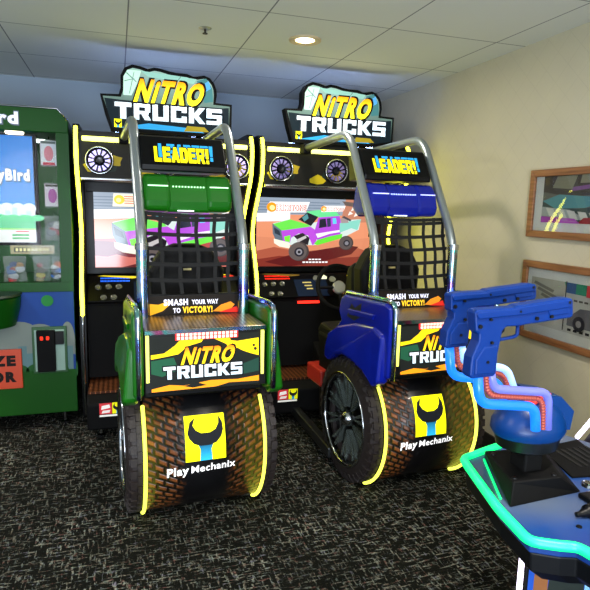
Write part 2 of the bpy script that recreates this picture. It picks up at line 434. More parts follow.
# ------------------------------------------------------------------ framed pictures on the right wall
M_oak = mat('oak_frame', '#8a5a36', .45)
def _wood():
    n, l, b = nodes(M_oak); t = n.new('ShaderNodeTexCoord'); mp = n.new('ShaderNodeMapping'); mp.inputs['Scale'].default_value = (30, 4, 60)
    l.new(t.outputs['Object'], mp.inputs[0]); no = n.new('ShaderNodeTexNoise'); no.inputs['Scale'].default_value = 1; no.inputs['Detail'].default_value = 4
    l.new(mp.outputs[0], no.inputs['Vector']); r = ramp(n, [(.3, '#6f4426'), (.7, '#9c6840')]); l.new(no.outputs['Fac'], r.inputs[0]); l.new(r.outputs[0], b.inputs['Base Color'])
_wood()
M_mat = mat('white_mat_board', '#d8dcd6', .8)
def framed(label, y1, z0, z1, wd, pic):
    """y1 is the far (left) edge; the picture runs towards the viewer"""
    t = thing('framed_picture', label, 'picture', (WX, y1-wd/2, z0))
    fw, d = .038, .028; y0 = y1-wd; bm = NB()
    o = [(y0, z0), (y1, z0), (y1, z1), (y0, z1)]; i = [(y0+fw, z0+fw), (y1-fw, z0+fw), (y1-fw, z1-fw), (y0+fw, z1-fw)]
    for k in range(4):
        q = [o[k], o[(k+1) % 4], i[(k+1) % 4], i[k]]
        prism(bm, q, 'x', WX-d, WX-.001)
    obj('frame', bm, M_oak, t, t.location, bevel=.003)
    obj('mat_board', BX(WX-.012, WX-.004, y0+fw-.002, y1-fw+.002, z0+fw-.002, z1-fw+.002), M_mat, t, t.location)
    pic.build('print', lambda u, v, e: Vector((WX-.0125-e, y1-u, z0+v)), M_decal, t, t.location)
    bm = NB(); box(bm, WX-.020, WX-.018, y0+fw-.002, y1-fw+.002, z0+fw-.002, z1-fw+.002)
    obj('glass_pane', bm, mat('picture_glass', '#ffffff', .02, trans=1, ior=1.35), t, t.location)
# upper picture: board-game table close-up
W1 = .92; p = Pic()
p.rect(.10, .085, W1-.1, .345, '#6f6f68')
p.poly([(.10, .085), (W1-.1, .085), (W1-.1, .2), (.34, .16), (.10, .20)], '#4c5a52')
p.poly([(.10, .25), (.3, .22), (W1-.1, .26), (W1-.1, .345), (.10, .345)], '#55504a')
p.poly([(.10, .20), (.22, .235), (.46, .22), (.5, .19), (.4, .165), (.2, .16)], '#5f9aa0')
p.poly([(.10, .17), (.3, .155), (.44, .10), (.10, .12)], '#a9b2ac')
for k in range(6): p.poly([(.13+k*.075, .165-k*.006), (.185+k*.075, .16-k*.006), (.215+k*.075, .115-k*.006), (.16+k*.075, .12-k*.006)], '#d4d6ce', k > 0)
p.poly([(.36, .085), (W1-.1, .085), (W1-.1, .13), (.40, .115)], '#a02a34')
p.poly([(.10, .085), (.38, .085), (.34, .11), (.10, .118)], '#b050b8')
p.poly([(.3, .25), (.62, .28), (.62, .30), (.3, .27)], '#8a5f9a')
p.circ(.52, .165, .028, '#b8995c', .014); p.poly([(.50, .165), (.54, .165), (.532, .23), (.508, .23)], '#b8995c'); p.circ(.52, .24, .014, '#c8a868')
p.poly([(.17, .27), (.2, .33), (.34, .33), (.31, .26)], '#8c8c78'); p.poly([(.36, .29), (.37, .34), (.52, .34), (.5, .29)], '#8c8c78')
framed('wooden framed print of a game board with pieces, upper picture on the right wall', 2.69, 1.371, 1.742, W1, p)
p = Pic()
p.rect(.07, .09, W1-.08, .355, '#c2c4bc')
p.poly([(.07, .355), (.07, .12), (.10, .12), (.3, .2), (.34, .355)], '#a9aa9c')
for k in range(5): p.poly([(.09+.03*k, .32-.03*k), (.10+.03*k, .335-.03*k), (.25+.02*k, .30-.03*k), (.24+.02*k, .285-.03*k)], '#77776c', k > 0)
p.poly([(.06, .15), (.08, .21), (.16, .155), (.1, .12)], '#8a4a24')
p.poly([(.32, .355), (W1-.08, .355), (W1-.08, .30), (.34, .30)], '#2f8a6a'); p.rect(.335, .30, .40, .355, '#3a5a8a'); p.rect(.47, .295, .64, .355, '#c03a3c'); p.rect(.33, .1, .338, .36, '#4c4c44')
p.poly([(.36, .17), (.44, .23), (.6, .24), (.72, .2), (.7, .13), (.36, .13)], '#6a6a6e'); p.circ(.44, .15, .04, '#3a3a3e'); p.circ(.64, .15, .045, '#3a3a3e'); p.circ(.64, .15, .02, '#9a9a9a'); p.circ(.44, .15, .018, '#9a9a9a')
for k in range(9): p.rect(.36+.035*k, .262, .385+.035*k, .272, '#55544c', k > 0)
for k in range(8): p.rect(.37+.04*k, .104, .395+.04*k, .117, '#222222', k > 0)
framed('wooden framed print of game boxes and a car, lower picture on the right wall', 2.69, .795, 1.238, W1, p)

# ------------------------------------------------------------------ racing machines
def logo_nitro(p, x, y, w, h, outline='#120c04', c0='#fff02a', c1='#ff9612', shear=.32):
    """the slanted brush word, w wide and h high"""
    p.text('NiTRO', x, y, h, outline, bold=.11, shear=shear, width=w*1.05)
    p.text('NiTRO', x+.02*w, y, h, gradient(y+.2*h, y+h, c0, c1), bold=.05, shear=shear, width=w)
def logo_trucks(p, x, y, w, h, face='#dfe9ee', edge='#1b2228', inner=True):
    cw = w/(6*1.14-.14)
    p.blocks('TRUCKS', x, y, cw, h, edge, grow=.55)
    p.blocks('TRUCKS', x, y, cw, h, face)
    p.blocks('TRUCKS', x, y+.0, cw, h, gradient(y, y+h, '#b9d4e2', face), grow=-.12) if inner else None
def wrench(p, x, y, s, body='#101216', bg='#f2ee10'):
    """yellow square with the open-ended spanner whose handle runs into blue"""
    p.rect(x, y, x+s, y+s*1.12, bg)
    def q(a): return [(x+u*s, y+v*s*1.12) for u, v in a]
    p.poly(q([(.36, 0), (.66, 0), (.64, .25), (.72, .42), (.28, .42), (.37, .25)]), gradient(y, y+.5*s, '#2aa8d8', '#0b1a3c'))
    p.poly(q([(.06, .62), (.10, .5), (.22, .38), (.38, .33), (.62, .33), (.78, .38), (.90, .5), (.95, .64), (.94, .8), (.86, .96), (.84, .78), (.76, .66), (.62, .6), (.40, .6), (.27, .67), (.2, .78), (.27, .95), (.13, .85)]), body)
def truck(p, X, Y, k, kv=None):
    """the painted racing truck; X, Y place its lower left, k scales"""
    kv = kv or k
    def q(a): return [(X+(x-110)*k, Y+(340-y)*kv) for x, y in a]
    P = lambda a, c: p.poly(q(a), c)
    def ci(x, y, r, c): p.circ(X+(x-110)*k, Y+(340-y)*kv, r*k, c, r*kv)
    P([(95, 330), (200, 300), (420, 262), (470, 268), (440, 300), (300, 335), (180, 350)], '#5a1c1c')
    P([(125, 175), (190, 158), (245, 180), (300, 165), (475, 152), (468, 196), (400, 232), (300, 260), (285, 262), (170, 262), (135, 240)], '#c9d6d2')
    P([(124, 178), (190, 158), (262, 178), (270, 188), (160, 205)], '#66d84a')
    P([(122, 176), (158, 203), (168, 245), (135, 240), (124, 215)], '#5c6a78')
    P([(128, 190), (150, 205), (155, 225), (132, 215)], '#2c3644')
    P([(156, 204), (270, 186), (298, 205), (295, 255), (280, 262), (262, 222), (225, 214), (196, 232), (190, 258), (165, 245)], '#b24ad0')
    P([(168, 228), (192, 222), (190, 250), (172, 246)], '#74e83a')
    P([(128, 236), (190, 252), (192, 276), (150, 268), (130, 254)], '#e4e2d0')
    P([(222, 158), (258, 128), (300, 146), (272, 184)], '#10121c')
    P([(236, 150), (256, 134), (262, 152), (246, 166)], '#4a8a90')
    P([(250, 126), (300, 118), (372, 124), (388, 140), (304, 148)], '#62d68a')
    P([(302, 148), (386, 140), (396, 180), (392, 222), (300, 244), (285, 210)], '#a944cc')
    P([(306, 156), (330, 152), (336, 186), (304, 192)], '#16182a'); P([(334, 152), (350, 150), (352, 184), (338, 187)], '#2c2f50')
    P([(358, 150), (372, 149), (375, 172), (360, 174)], '#58c8f0')
    P([(292, 215), (400, 196), (430, 190), (400, 205), (350, 214), (300, 232)], '#e8e4ee')
    P([(388, 170), (476, 152), (462, 198), (436, 190), (400, 205), (388, 210)], '#7fc8b8')
    P([(300, 240), (352, 224), (400, 214), (398, 232), (300, 262), (286, 256)], '#62d838')
    P([(388, 150), (420, 150), (424, 168), (394, 170)], '#9a8a8a'); P([(396, 146), (404, 140), (436, 156), (430, 162)], '#404048')
    P([(205, 225), (240, 212), (268, 232), (262, 262), (230, 250)], '#201a22')
    P([(215, 240), (252, 222), (256, 232), (222, 252)], '#b8b4b4')
    ci(228, 288, 39, '#453c3c'); ci(222, 288, 36, '#5c5250'); ci(228, 290, 19, '#23222a'); ci(228, 290, 12, '#8c8a92'); ci(228, 290, 6, '#1c1c20')
    ci(417, 252, 30, '#3c3434'); ci(414, 252, 27, '#544a4a'); ci(419, 253, 14, '#20202a'); ci(419, 253, 8, '#7c7a82')
def screen_pic(kind):
    """what the game screen shows; 0..455 by 0..275 units"""
    p = Pic(); Wd, Ht = 455, 275
    p.rect(0, 0, Wd, Ht, '#d98a66')
    p.rect(0, Ht-66, Wd, Ht, '#8b98a8')
    for k in range(5): p.rect(0, Ht-62+k*11, Wd*.72, Ht-58+k*11, '#6c7a8c', k > 0)
    p.poly([(0, Ht-96), (130, Ht-92), (130, Ht-58), (0, Ht-62)], '#e4e6e8')
    p.poly([(330, Ht-100), (455, Ht-90), (455, Ht), (350, Ht)], '#b87860')
    for k, (a, b) in enumerate(((372, 228), (398, 236), (385, 205), (412, 214), (360, 210))): p.poly([(a, b), (a+22, b+8), (a+8, b+18)], '#d8342c' if k % 2 else '#f0e8e0')
    p.poly([(335, 268), (400, 262), (395, 245), (350, 250)], '#60504c')
    if kind == 0:
        p.poly([(0, 120), (120, 112), (220, 96), (455, 118), (455, 0), (0, 0)], '#cf8260')
        p.poly([(0, 62), (70, 78), (170, 60), (330, 72), (410, 74), (455, 58), (455, 0), (0, 0)], '#a4543e')
        p.poly([(0, 28), (90, 42), (300, 32), (455, 40), (455, 0), (0, 0)], '#7c3026')
        truck(p, 50, 8, 1., 1.)
        for a, b in ((40, 16), (250, 12)):
            s = 1 if a == 40 else .6; yy = 215 if a == 40 else 222
            p.poly([(a, yy), (a+150*s, yy+4), (a+165*s, yy+46*s), (a+10, yy+44*s)], '#f0f0ee')
            p.circ(a+18*s, yy+22*s, 19*s, '#ff9a1c'); p.circ(a+20*s, yy+20*s, 10*s, '#fff0a0')
            p.text('BRIMSTONE', a+34*s, yy+10*s, 22*s, '#e84818', bold=.06, width=118*s); p.text('BRIMSTONE', a+35*s, yy+11*s, 20*s, '#f6f6f6', bold=.01, width=114*s)
        for k in range(4): p.rect(206+k*13, 25, 216+k*13, 30, '#f2f2f2', k > 0)
        for k in range(8): p.rect(182+k*13, 13, 192+k*13, 19, '#f2f2f2', True)
    else:
        p.poly([(0, 105), (455, 120), (455, 0), (0, 0)], '#a83c34')
        p.poly([(0, 100), (120, 92), (230, 60), (300, 50), (455, 52), (455, 0), (0, 0)], '#6e1c24')
        p.poly([(0, 44), (40, 40), (70, 48), (110, 38), (455, 40), (455, 0), (0, 0)], '#c4685c')
        truck(p, 40, -30, 1.25, 1.2)
        p.poly([(60, 225), (140, 225), (150, 272), (64, 272)], '#f0e8d0'); p.circ(82, 250, 17, '#ffc81c'); p.circ(80, 248, 8, '#fff0a0')
        for k in range(4): p.rect(98, 236+8*k, 190, 239+8*k, '#d85030', k > 0)
        p.poly([(430, 205), (455, 210), (455, 265), (430, 262)], '#e8e8e8')
    return p

def racing_machine(dx, label, M_body, body_hex, kind):
    root = Vector((.318+dx, 3.6, 0))
    T = thing('racing_arcade_machine', label, 'arcade machine', root, 'truck racing machines')
    def O(name, bm, m, parent=None, **k):
        bmesh.ops.translate(bm, verts=bm.verts, vec=(dx, 0, 0)); return obj(name, bm, m, parent or T, root, **k)
    piv = Vector((.36, 2.62, 0)); SR = Matrix.Translation(piv) @ Matrix.Rotation(math.radians(3), 4, 'Z') @ Matrix.Translation(-piv)
    def S(name, bm, m, parent=None, **k):
        bmesh.ops.transform(bm, matrix=SR, verts=bm.verts); return O(name, bm, m, parent, **k)
    SM = Matrix.Translation((dx, 0, 0)) @ SR
    DM = Matrix.Translation((dx, 0, 0))
    # ---- cabinet: front edge profile (y, z)
    prof = [(3.90, .06), (3.86, .40), (3.865, .77), (3.87, .95), (3.945, 1.12), (4.03, 1.27), (3.995, 1.42), (3.88, 1.57), (3.78, 1.70), (3.755, 1.84), (3.775, 1.93), (3.83, 1.98)]
    sp = [(p.x, p.y) for p in smooth_path([(a, b, 0) for a, b in prof], 5)]
    outline = sp+[(4.5, 1.98), (4.72, 1.9), (4.72, .06)]
    for x0, x1, xs in ((-.25, -.212, -.231), (.847, .885, .866)):
        bm = NB(); prism(bm, outline, 'x', x0, x1)
        sd = O('side_panel', bm, M_black)
        lo = [Vector((xs, a-.012, b)) for a, b in sp if b > .765 and b < 1.965]
        bm = NB(); tube(bm, lo, .0115, 8); O('neon_strip', bm, M_neon, sd, smooth=True)
        bm = NB(); tube(bm, [Vector((xs, a-.008, b)) for a, b in sp if b < .80], .009, 8)
        O('chrome_edge', bm, M_chrome, sd, smooth=True)
    bm = NB(); prism(bm, [(4.70, .3), (4.70, 1.94), (3.80, 1.94), (3.80, 1.905), (3.85, 1.64), (4.27, 1.64), (4.29, 1.0), (4.12, .985), (3.93, .83), (4.0, .55), (4.42, .3)], 'x', -.211, .846)
    O('cabinet_body', bm, M_black)
    # base plinth with its two sticker plates
    bm = NB(); prism(bm, [(3.60, .07), (3.60, .24), (3.66, .285), (4.70, .285), (4.70, .07)], 'x', -.211, .846)
    base = O('base_plinth', bm, M_matte, bevel=.012)
    for x in (-.13, .76):
        for y in (3.68, 4.5):
            bm = NB(); lathe(bm, [(.0, 0), (.028, 0), (.028, .012), (.012, .02), (.012, .075), (0, .075)], TM((x, y, 0)), 14); O('levelling_foot', bm, M_chrome, base, smooth=True, auto=40)
    p = Pic(); p.rect(0, 0, .075, .072, '#c8343a'); p.poly([(.01, .03), (.065, .04), (.06, .062), (.015, .055)], '#efe8e4'); p.poly([(.012, .006), (.06, .008), (.066, .026), (.02, .024)], '#e8dcd8')
    wrench(p, .078, 0, .066); p.rect(.0, -.016, .14, -.004, '#e8e8e0')
    p.build('sticker', lambda u, v, e: Vector((-.135+u+dx, 3.598-e, .175+v)), M_decal_l, base, root)
    bm = NB(); box(bm, -.205, .84, 3.68, 4.42, .286, .300); O('tread_platform', bm, M_floorplate)
    for x in (-.02, .67): O('floor_rail', BX(x, x+.05, 2.9, 3.66, .05, .11), mat('rail_steel', '#55585a', .35, .9), bevel=.006)
    # header with printed camouflage, light bar, three wheel-shaped speakers, chrome shelf
    p = Pic(); p.rect(-.205, 1.66, .84, 1.868, '#15130c')
    rnd = random.Random(4)
    for k in range(13):
        cx = -.15+k*.078; cz = 1.69+rnd.random()*.14; r = .03+.03*rnd.random()
        p.poly([(max(-.2, min(.835, cx+r*1.6*math.cos(a)*(.6+.6*rnd.random()))), max(1.664, min(1.862, cz+r*math.sin(a)*(.6+.6*rnd.random())))) for a in [2*PI*j/9 for j in range(9)]], ('#c0aa18', '#1c2a22', '#a8921c', '#181610')[k % 4])
    hd = O('header_panel', BX(-.211, .846, 3.775, 3.86, 1.655, 1.925), M_black)
    p.build('header_print', lambda u, v, e: Vector((u+dx, 3.774-e, v)), M_decal, hd, root)
    bm = NB(); tube(bm, [(-.195, 3.758, 1.888), (.832, 3.758, 1.888)], .015, 10); O('light_bar', bm, mat('yellow_light_bar', '#d8d060', emit=(.9, .92, .16, 1), es=4), smooth=True, auto=50)
    bm = NB(); box(bm, -.211, .846, 3.76, 3.80, 1.638, 1.656); O('chrome_trim', bm, M_chrome, bevel=.005)
    for x in (-.098, .305, .765):
        bm = NB(); lathe(bm, [(0, -.004), (.02, -.008), (.03, .008), (.066, .008), (.072, -.016), (.080, -.020), (.086, -.012), (.086, .012), (0, .012)], TM((x, 3.765, 1.76), 'y'), 40)
        s_ = O('speaker', bm, mat('speaker_black', '#101018', .25, .3), smooth=True, auto=35)
        bm = NB()
        for k in range(12):
            a = 2*PI*k/12; ca, sa = math.cos(a), math.sin(a)
            pts = [(.034, -.004), (.064, -.011), (.064, .011), (.034, .004)]
            prism(bm, [(x+r*ca-t_*sa, 1.76+r*sa+t_*ca) for r, t_ in pts], 'y', 3.757, 3.772)
        O('spoke', bm, mat('violet_chrome', '#a89ad8', .2, .9, emit='#7060c0', es=.12), s_)
        bm = NB(); lathe(bm, [(.074, -.016), (.080, -.021), (.086, -.014), (.080, -.010)], TM((x, 3.765, 1.76), 'y'), 40, closed=True); O('rim_ring', bm, M_chrome, s_, smooth=True)
    # screen
    bm = NB(); y0 = 4.232
    for a in ((-.211, .846, y0-.02, y0+.03, 1.575, 1.64), (-.211, .846, y0-.02, y0+.03, 1.0, 1.043), (-.211, -.157, y0-.02, y0+.03, 1.04, 1.58), (.803, .846, y0-.02, y0+.03, 1.04, 1.58)): box(bm, *a)
    bz = O('screen_bezel', bm, M_plast)
    screen_pic(kind).build('screen', lambda u, v, e: Vector((-.157+u*.96/455+dx, y0-e*.3, 1.043+v*.532/275)), M_screen, T, root, clip=(0, 0, 455, 275))
    # dashboard
    def dash(u, v, e=0): # u across, v up the slope
        a = Vector((0, 3.93, .83)); b = Vector((0, 4.12, .985)); d = b-a; n_ = Vector((0, -d.z, d.y)).normalized()
        q = a+d*v+n_*e; return Vector((u, q.y, q.z))
    db = NB(); A = [dash(x, v, .002) for x, v in ((-.205, .0), (.84, .0), (.84, 1), (-.205, 1))]; B = [dash(x, v, .020) for x, v in ((-.205, .02), (.84, .02), (.84, .98), (-.205, .98))]
    va = [db.verts.new(q) for q in A]; vb = [db.verts.new(q) for q in B]
    db.faces.new(va[::-1]); db.faces.new(vb)
    for i in range(4): db.faces.new((va[i], va[(i+1) % 4], vb[(i+1) % 4], vb[i]))
    bmesh.ops.recalc_face_normals(db, faces=db.faces)
    dsh = O('dashboard', db, M_plast, bevel=.004)
    def dbox(x0, x1, v0, v1, h0, h1):
        b_ = NB(); q = [dash(x, v, h) for h in (h0, h1) for x, v in ((x0, v0), (x1, v0), (x1, v1), (x0, v1))]
        vs = [b_.verts.new(c) for c in q]
        for f in ((0, 3, 2, 1), (4, 5, 6, 7), (0, 1, 5, 4), (1, 2, 6, 5), (2, 3, 7, 6), (3, 0, 4, 7)): b_.faces.new([vs[i] for i in f])
        bmesh.ops.recalc_face_normals(b_, faces=b_.faces); return b_
    led = mat('blue_led', '#2060ff', .4, emit=(.04, .2, 1, 1), es=1.8) if kind else M_red
    p = Pic()
    for r in range(2):
        for k in range(20): p.rect(-.12+k*.0098, .74+r*.11, -.114+k*.0098, .80+r*.11, '#2a6cff' if kind else '#ff2a18', k+r > 0)
    p.poly([(-.14, .97), (.09, .86), (.16, .90), (.16, .94), (-.1, .99)], '#c8b428' if kind else '#604818')
    p.poly([(.55, .82), (.80, .98), (.72, .98), (.55, .88)], '#d8c020'); p.poly([(.60, .76), (.82, .9), (.80, .95), (.60, .81)], '#c03020')
    p.rect(.10, .02, .36, .72, '#0c1626')
    for k in range(3): p.rect(.165+.01*k, .56-.13*k, .235-.0*k, .61-.13*k, '#a89858', k > 0)
    p.poly([(.32, .72), (.37, .72), (.38, .82), (.355, .92), (.335, .92)], '#e0e0c0')
    p.build('dashboard_print', lambda u, v, e: dash(u, v, .021+e)+Vector((dx, 0, 0)), M_print, dsh, root)
    for x, v in ((-.135, .52), (-.068, .54), (.0, .54), (-.10, .14), (-.034, .14)):
        c = dash(x, v, .021); bm = NB(); lathe(bm, [(.0, .010), (.012, .011), (.013, .004), (.020, .006), (.022, 0), (0, 0)], Matrix.Translation(c) @ Matrix.Rotation(math.radians(50), 4, 'X'), 20)
        O('button', bm, mat('chrome_button', '#8c8c84', .25, .8), dsh, smooth=True, auto=35)
    for x, v, r in ((.285, .74, .026), (.415, .70, .026)):
        c = dash(x, v, .021); bm = NB(); lathe(bm, [(0, .004), (r*.8, .004), (r, .010), (r, 0), (0, 0)], Matrix.Translation(c) @ Matrix.Rotation(math.radians(50), 4, 'X'), 24)
        O('gauge', bm, mat('gauge_face', '#b0b0a8', .3, .3), dsh, smooth=True, auto=35)
    # red coin/card reader light below the dashboard
    O('light_strip', BX(.10, .27, 3.925, 3.935, .795, .812), M_red)
    O('indicator_lamp', BX(.300, .322, 3.93, 3.938, .795, .812), M_red)
    O('dash_panel', BX(-.205, .84, 3.935, 3.95, .32, .84), M_matte)
    # steering wheel
    Mw = Matrix.Translation((.375, 3.80, .93)) @ Matrix.Rotation(math.radians(68), 4, 'X')
    bm = NB(); lathe(bm, [(.165+.017*math.cos(a), .017*math.sin(a)) for a in [2*PI*j/10 for j in range(10)]], Mw, 40, closed=True)
    sw = O('steering_wheel', bm, mat('wheel_grip', '#050506', .75, spec=.2), smooth=True)
    bm = NB(); lathe(bm, [(0, .014), (.042, .014), (.05, .006), (.05, -.012), (0, -.012)], Mw, 28); O('hub', bm, mat('gauge_face', '#b0b0a8'), sw, smooth=True, auto=35)
    bm = NB()
    for a in (0, PI, -PI/2):
        d = Vector((math.cos(a), math.sin(a), 0)); tube(bm, [Mw @ (d*.045), Mw @ (d*.16)], .011, 8)
    O('spoke', bm, M_black, sw)
    bm = NB(); tube(bm, [Mw @ Vector((0, 0, -.01)), Mw @ Vector((0, 0, -.2))], .035, 16); O('steering_column', bm, M_matte, smooth=True, auto=40)
    # pedal housing on the platform
    bm = NB(); prism(bm, [(3.74, .3), (3.80, .42), (3.93, .50), (3.94, .3)], 'x', .23, .52); pd = O('pedal_housing', bm, M_matte, bevel=.01)
    for x in (.29, .43):
        bm = NB(); prism(bm, [(3.70, .33), (3.745, .45), (3.76, .445), (3.715, .325)], 'x', x-.03, x+.03); O('pedal', bm, M_chrome, pd)
    # ---- marquee
    mo = [(-.084, 2.158), (-.058, 2.045), (-.025, 1.945), (.20, 1.938), (.589, 1.946), (.726, 1.975), (.729, 2.153), (.622, 2.156), (.630, 2.2), (.626, 2.24), (.612, 2.275), (.585, 2.305), (.549, 2.318), (.505, 2.308), (.479, 2.305), (.441, 2.318), (.372, 2.318), (.327, 2.324), (.282, 2.334), (.238, 2.338), (.2, 2.325), (.157, 2.338), (.106, 2.343), (.062, 2.321), (.038, 2.276), (.038, 2.205), (.025, 2.163)]
    bm = NB(); prism(bm, mo, 'y', 3.752, 3.83); mq = O('marquee', bm, M_matte)
    def inset(pts, d):
        n = len(pts); out = []
        for i in range(n):
            a, b, c = Vector(pts[i-1]), Vector(pts[i]), Vector(pts[(i+1) % n])
            e1 = (b-a).normalized(); e2 = (c-b).normalized(); nn = (Vector((-e1.y, e1.x))+Vector((-e2.y, e2.x)))
            nn.normalize(); out.append(tuple(b+nn*d))
        return out
    p = Pic(); ins = inset(mo, .020)
    p.poly(ins, gradient(2.02, 2.40, '#12201e', '#90b0a4'))
    p.poly([(-.06, 2.135), (-.04, 2.05), (-.012, 1.962), (.3, 1.955), (.58, 1.963), (.708, 1.985), (.708, 2.13), (.62, 2.12), (.03, 2.13)], '#0e1a20')
    p.poly([(.02, 1.965), (.55, 1.962), (.50, 1.985), (.2, 2.0)], '#2a8ac0'); p.poly([(.42, 1.965), (.58, 1.97), (.55, 1.998), (.44, 2.0)], '#8a7a1c')
    p.poly([(.052, 2.16), (.055, 2.27), (.08, 2.31), (.16, 2.31), (.14, 2.24), (.10, 2.16)], '#a8c8b8')
    p.poly([(.16, 2.31), (.38, 2.30), (.5, 2.29), (.48, 2.26), (.2, 2.28)], '#7ca89c')
    for a in ([(.06, 2.24), (.12, 2.26), (.12, 2.263), (.06, 2.246)], [(.09, 2.17), (.12, 2.3), (.116, 2.3), (.086, 2.17)], [(.07, 2.29), (.13, 2.24), (.132, 2.245), (.075, 2.295)], [(.40, 2.30), (.37, 2.26), (.376, 2.26), (.407, 2.3)]): p.poly(a, '#5c7a74')
    p.poly([(.5, 2.28), (.56, 2.30), (.60, 2.24), (.605, 2.16), (.55, 2.15)], '#3a6a6c'); p.poly([(.54, 2.26), (.575, 2.285), (.59, 2.24), (.56, 2.22)], '#4a90c8')
    logo_trucks(p, 0., 2.018, .662, .098)
    logo_nitro(p, .105, 2.133, .41, .128)
    wrench(p, -.005, 1.965, .044)
    p.build('marquee_print', lambda u, v, e: Vector((u+dx, 3.7515-e, v)), M_print, mq, root)
    for x in (.1, .5): O('bracket', BX(x, x+.04, 3.80, 3.83, 1.90, 1.95), M_matte, mq)
    O('backlight_strip', BX(.0, .64, 3.90, 3.93, 1.942, 1.955), mat('cool_backlight', '#a8c0ff', .5, emit=(.36, .52, 1, 1), es=26), mq)

    # ---- seat unit
    yc, zc, R = 2.775, .345, .342
    XL, XR = .088, .632
    # drum with tread print
    bm = NB(); uvl = bm.loops.layers.uv.new('UVMap'); n = 64; ra = []; xm = (XL+XR)/2
    for j in range(n):
        a = 2*PI*j/n; ra.append([bm.verts.new((x, yc+R*math.cos(a), zc+R*math.sin(a))) for x in (XL, XR)])
    for j in range(n):
        a, b = ra[j], ra[(j+1) % n]; f = bm.faces.new((a[0], a[1], b[1], b[0])); f.smooth = True
        for lp, (x, t_) in zip(f.loops, ((XL, j), (XR, j), (XR, j+1), (XL, j+1))): lp[uvl].uv = (x-xm, t_*2*PI/n*R)
    bm.faces.new([r_[0] for r_ in ra]); bm.faces.new([r_[1] for r_ in ra][::-1])
    bmesh.ops.recalc_face_normals(bm, faces=bm.faces)
    dr = S('wheel_drum', bm, M_tread)
    for x in (XL-.004, XR+.004):
        bm = NB(); a0, a1 = math.radians(134), math.radians(246)
        tube(bm, [(x, yc+(R+.010)*math.cos(a0+(a1-a0)*i/30), zc+(R+.010)*math.sin(a0+(a1-a0)*i/30)) for i in range(31)], .0085, 8, up=Vector((1, 0, 0)))
        S('neon_strip', bm, M_neon_wheel, dr, smooth=True)
    def ondrum(u, v, e): # v = metres up from the drum's mid height
        a = PI-v/R; return SM @ Vector((u, yc+(R+.0015+e)*math.cos(a), zc+(R+.0015+e)*math.sin(a)))
    p = Pic(); wrench(p, .262, .0, .186, '#15171c'); p.text('Play', .178, -.062, .042, '#f4f4f4', bold=.03, width=.098, rise=.05); p.text('Mechanix', .288, -.056, .036, '#f4f4f4', bold=.014, width=.205, rise=.05)
    p.build('logo_print', ondrum, M_print, dr, root, cut=.012)
    # tyres and rims either side
    for sgn, xa, xb in ((-1, .004, XL-.012), (1, XR+.012, .716)):
        bm = NB(); face = xa if sgn < 0 else xb; inner = xb if sgn < 0 else xa
        w_ = abs(xb-xa)
        pr = [(.262, 0), (.285, .004), (.318, .010), (.333, .026), (.336, .05), (.336, w_), (.2, w_), (.2, .03), (.25, .03)]
        Mt = TM((face, yc, zc), 'x' if sgn < 0 else '-x')
        lathe(bm, pr, Mt, 64, closed=True)
        ty = S('tyre', bm, M_rubber, smooth=True, auto=35)
        bm = NB(); nb = 38
        for k in range(nb):
            a = 2*PI*k/nb
            for (r0_, r1_, h0, h1, wa) in ((.325, .345, .018, w_*.62, .055), (.332, .345, w_*.66, w_-.004, .05)):
                a_ = a+(.08 if h0 > .03 else 0); c_ = []
                for r in (r0_, r1_):
                    for h in (h0, h1):
                        for s_ in (-1, 1):
                            c_.append(bm.verts.new(Mt @ Vector((r*math.cos(a_+s_*wa), r*math.sin(a_+s_*wa), h))))
                for f in ((0, 1, 3, 2), (4, 6, 7, 5), (0, 4, 5, 1), (2, 3, 7, 6), (0, 2, 6, 4), (1, 5, 7, 3)): bm.faces.new([c_[i] for i in f])
            # shoulder lugs on the side wall
            c_ = [bm.verts.new(Mt @ Vector((r*math.cos(a+s_*.035), r*math.sin(a+s_*.035), h))) for r, h in ((.30, .002), (.334, .012), (.30, .02), (.334, .03)) for s_ in (-1, 1)]
            for f in ((0, 1, 3, 2), (4, 6, 7, 5), (0, 4, 5, 1), (2, 3, 7, 6), (0, 2, 6, 4), (1, 5, 7, 3)): bm.faces.new([c_[i] for i in f])
        bmesh.ops.recalc_face_normals(bm, faces=bm.faces); S('tread_block', bm, M_rubber, ty)
        bm = NB(); lathe(bm, [(.0, .045), (.21, .05), (.235, .03), (.248, .004), (.262, -.004), (.268, .002), (.262, .02)], Mt, 56)
        rm = S('rim', bm, mat('dark_rim', '#15161a', .16, .9), smooth=True, auto=40)
        bm = NB()
        for k in range(10):
            a = 2*PI*k/10
            for off, q in ((-.10, .9), (.10, 1)):
                pts = []
                for j in range(10):
                    t_ = 2*PI*j/10; rr = .150+.082*math.cos(t_); aa = a+off*(.3+.7*rr/.2)+.048*math.sin(t_)*(rr/.16)
                    pts.append((rr, aa))
                top = [bm.verts.new(Mt @ Vector((r_*math.cos(q_), r_*math.sin(q_), (.030-.10*(r_-.085))))) for r_, q_ in pts]
                bot = [bm.verts.new(Mt @ Vector((r_*math.cos(q_), r_*math.sin(q_), .052))) for r_, q_ in pts]
                bm.faces.new(top)
                for j in range(10): bm.faces.new((top[j], bot[j], bot[(j+1) % 10], top[(j+1) % 10]))
        bmesh.ops.recalc_face_normals(bm, faces=bm.faces)
        S('rim_spoke', bm, mat('smoked_chrome', '#9aa8a2', .24, .82), rm)
        bm = NB(); lathe(bm, [(.238, .016), (.250, -.002), (.262, -.006), (.266, .0), (.255, .012)], Mt, 56, closed=True); S('rim_lip', bm, M_chrome, rm, smooth=True)
        bm = NB(); lathe(bm, [(0, -.004), (.025, .0), (.04, .02), (.045, .045)], Mt, 24); S('hub_cap', bm, M_chrome, rm, smooth=True)
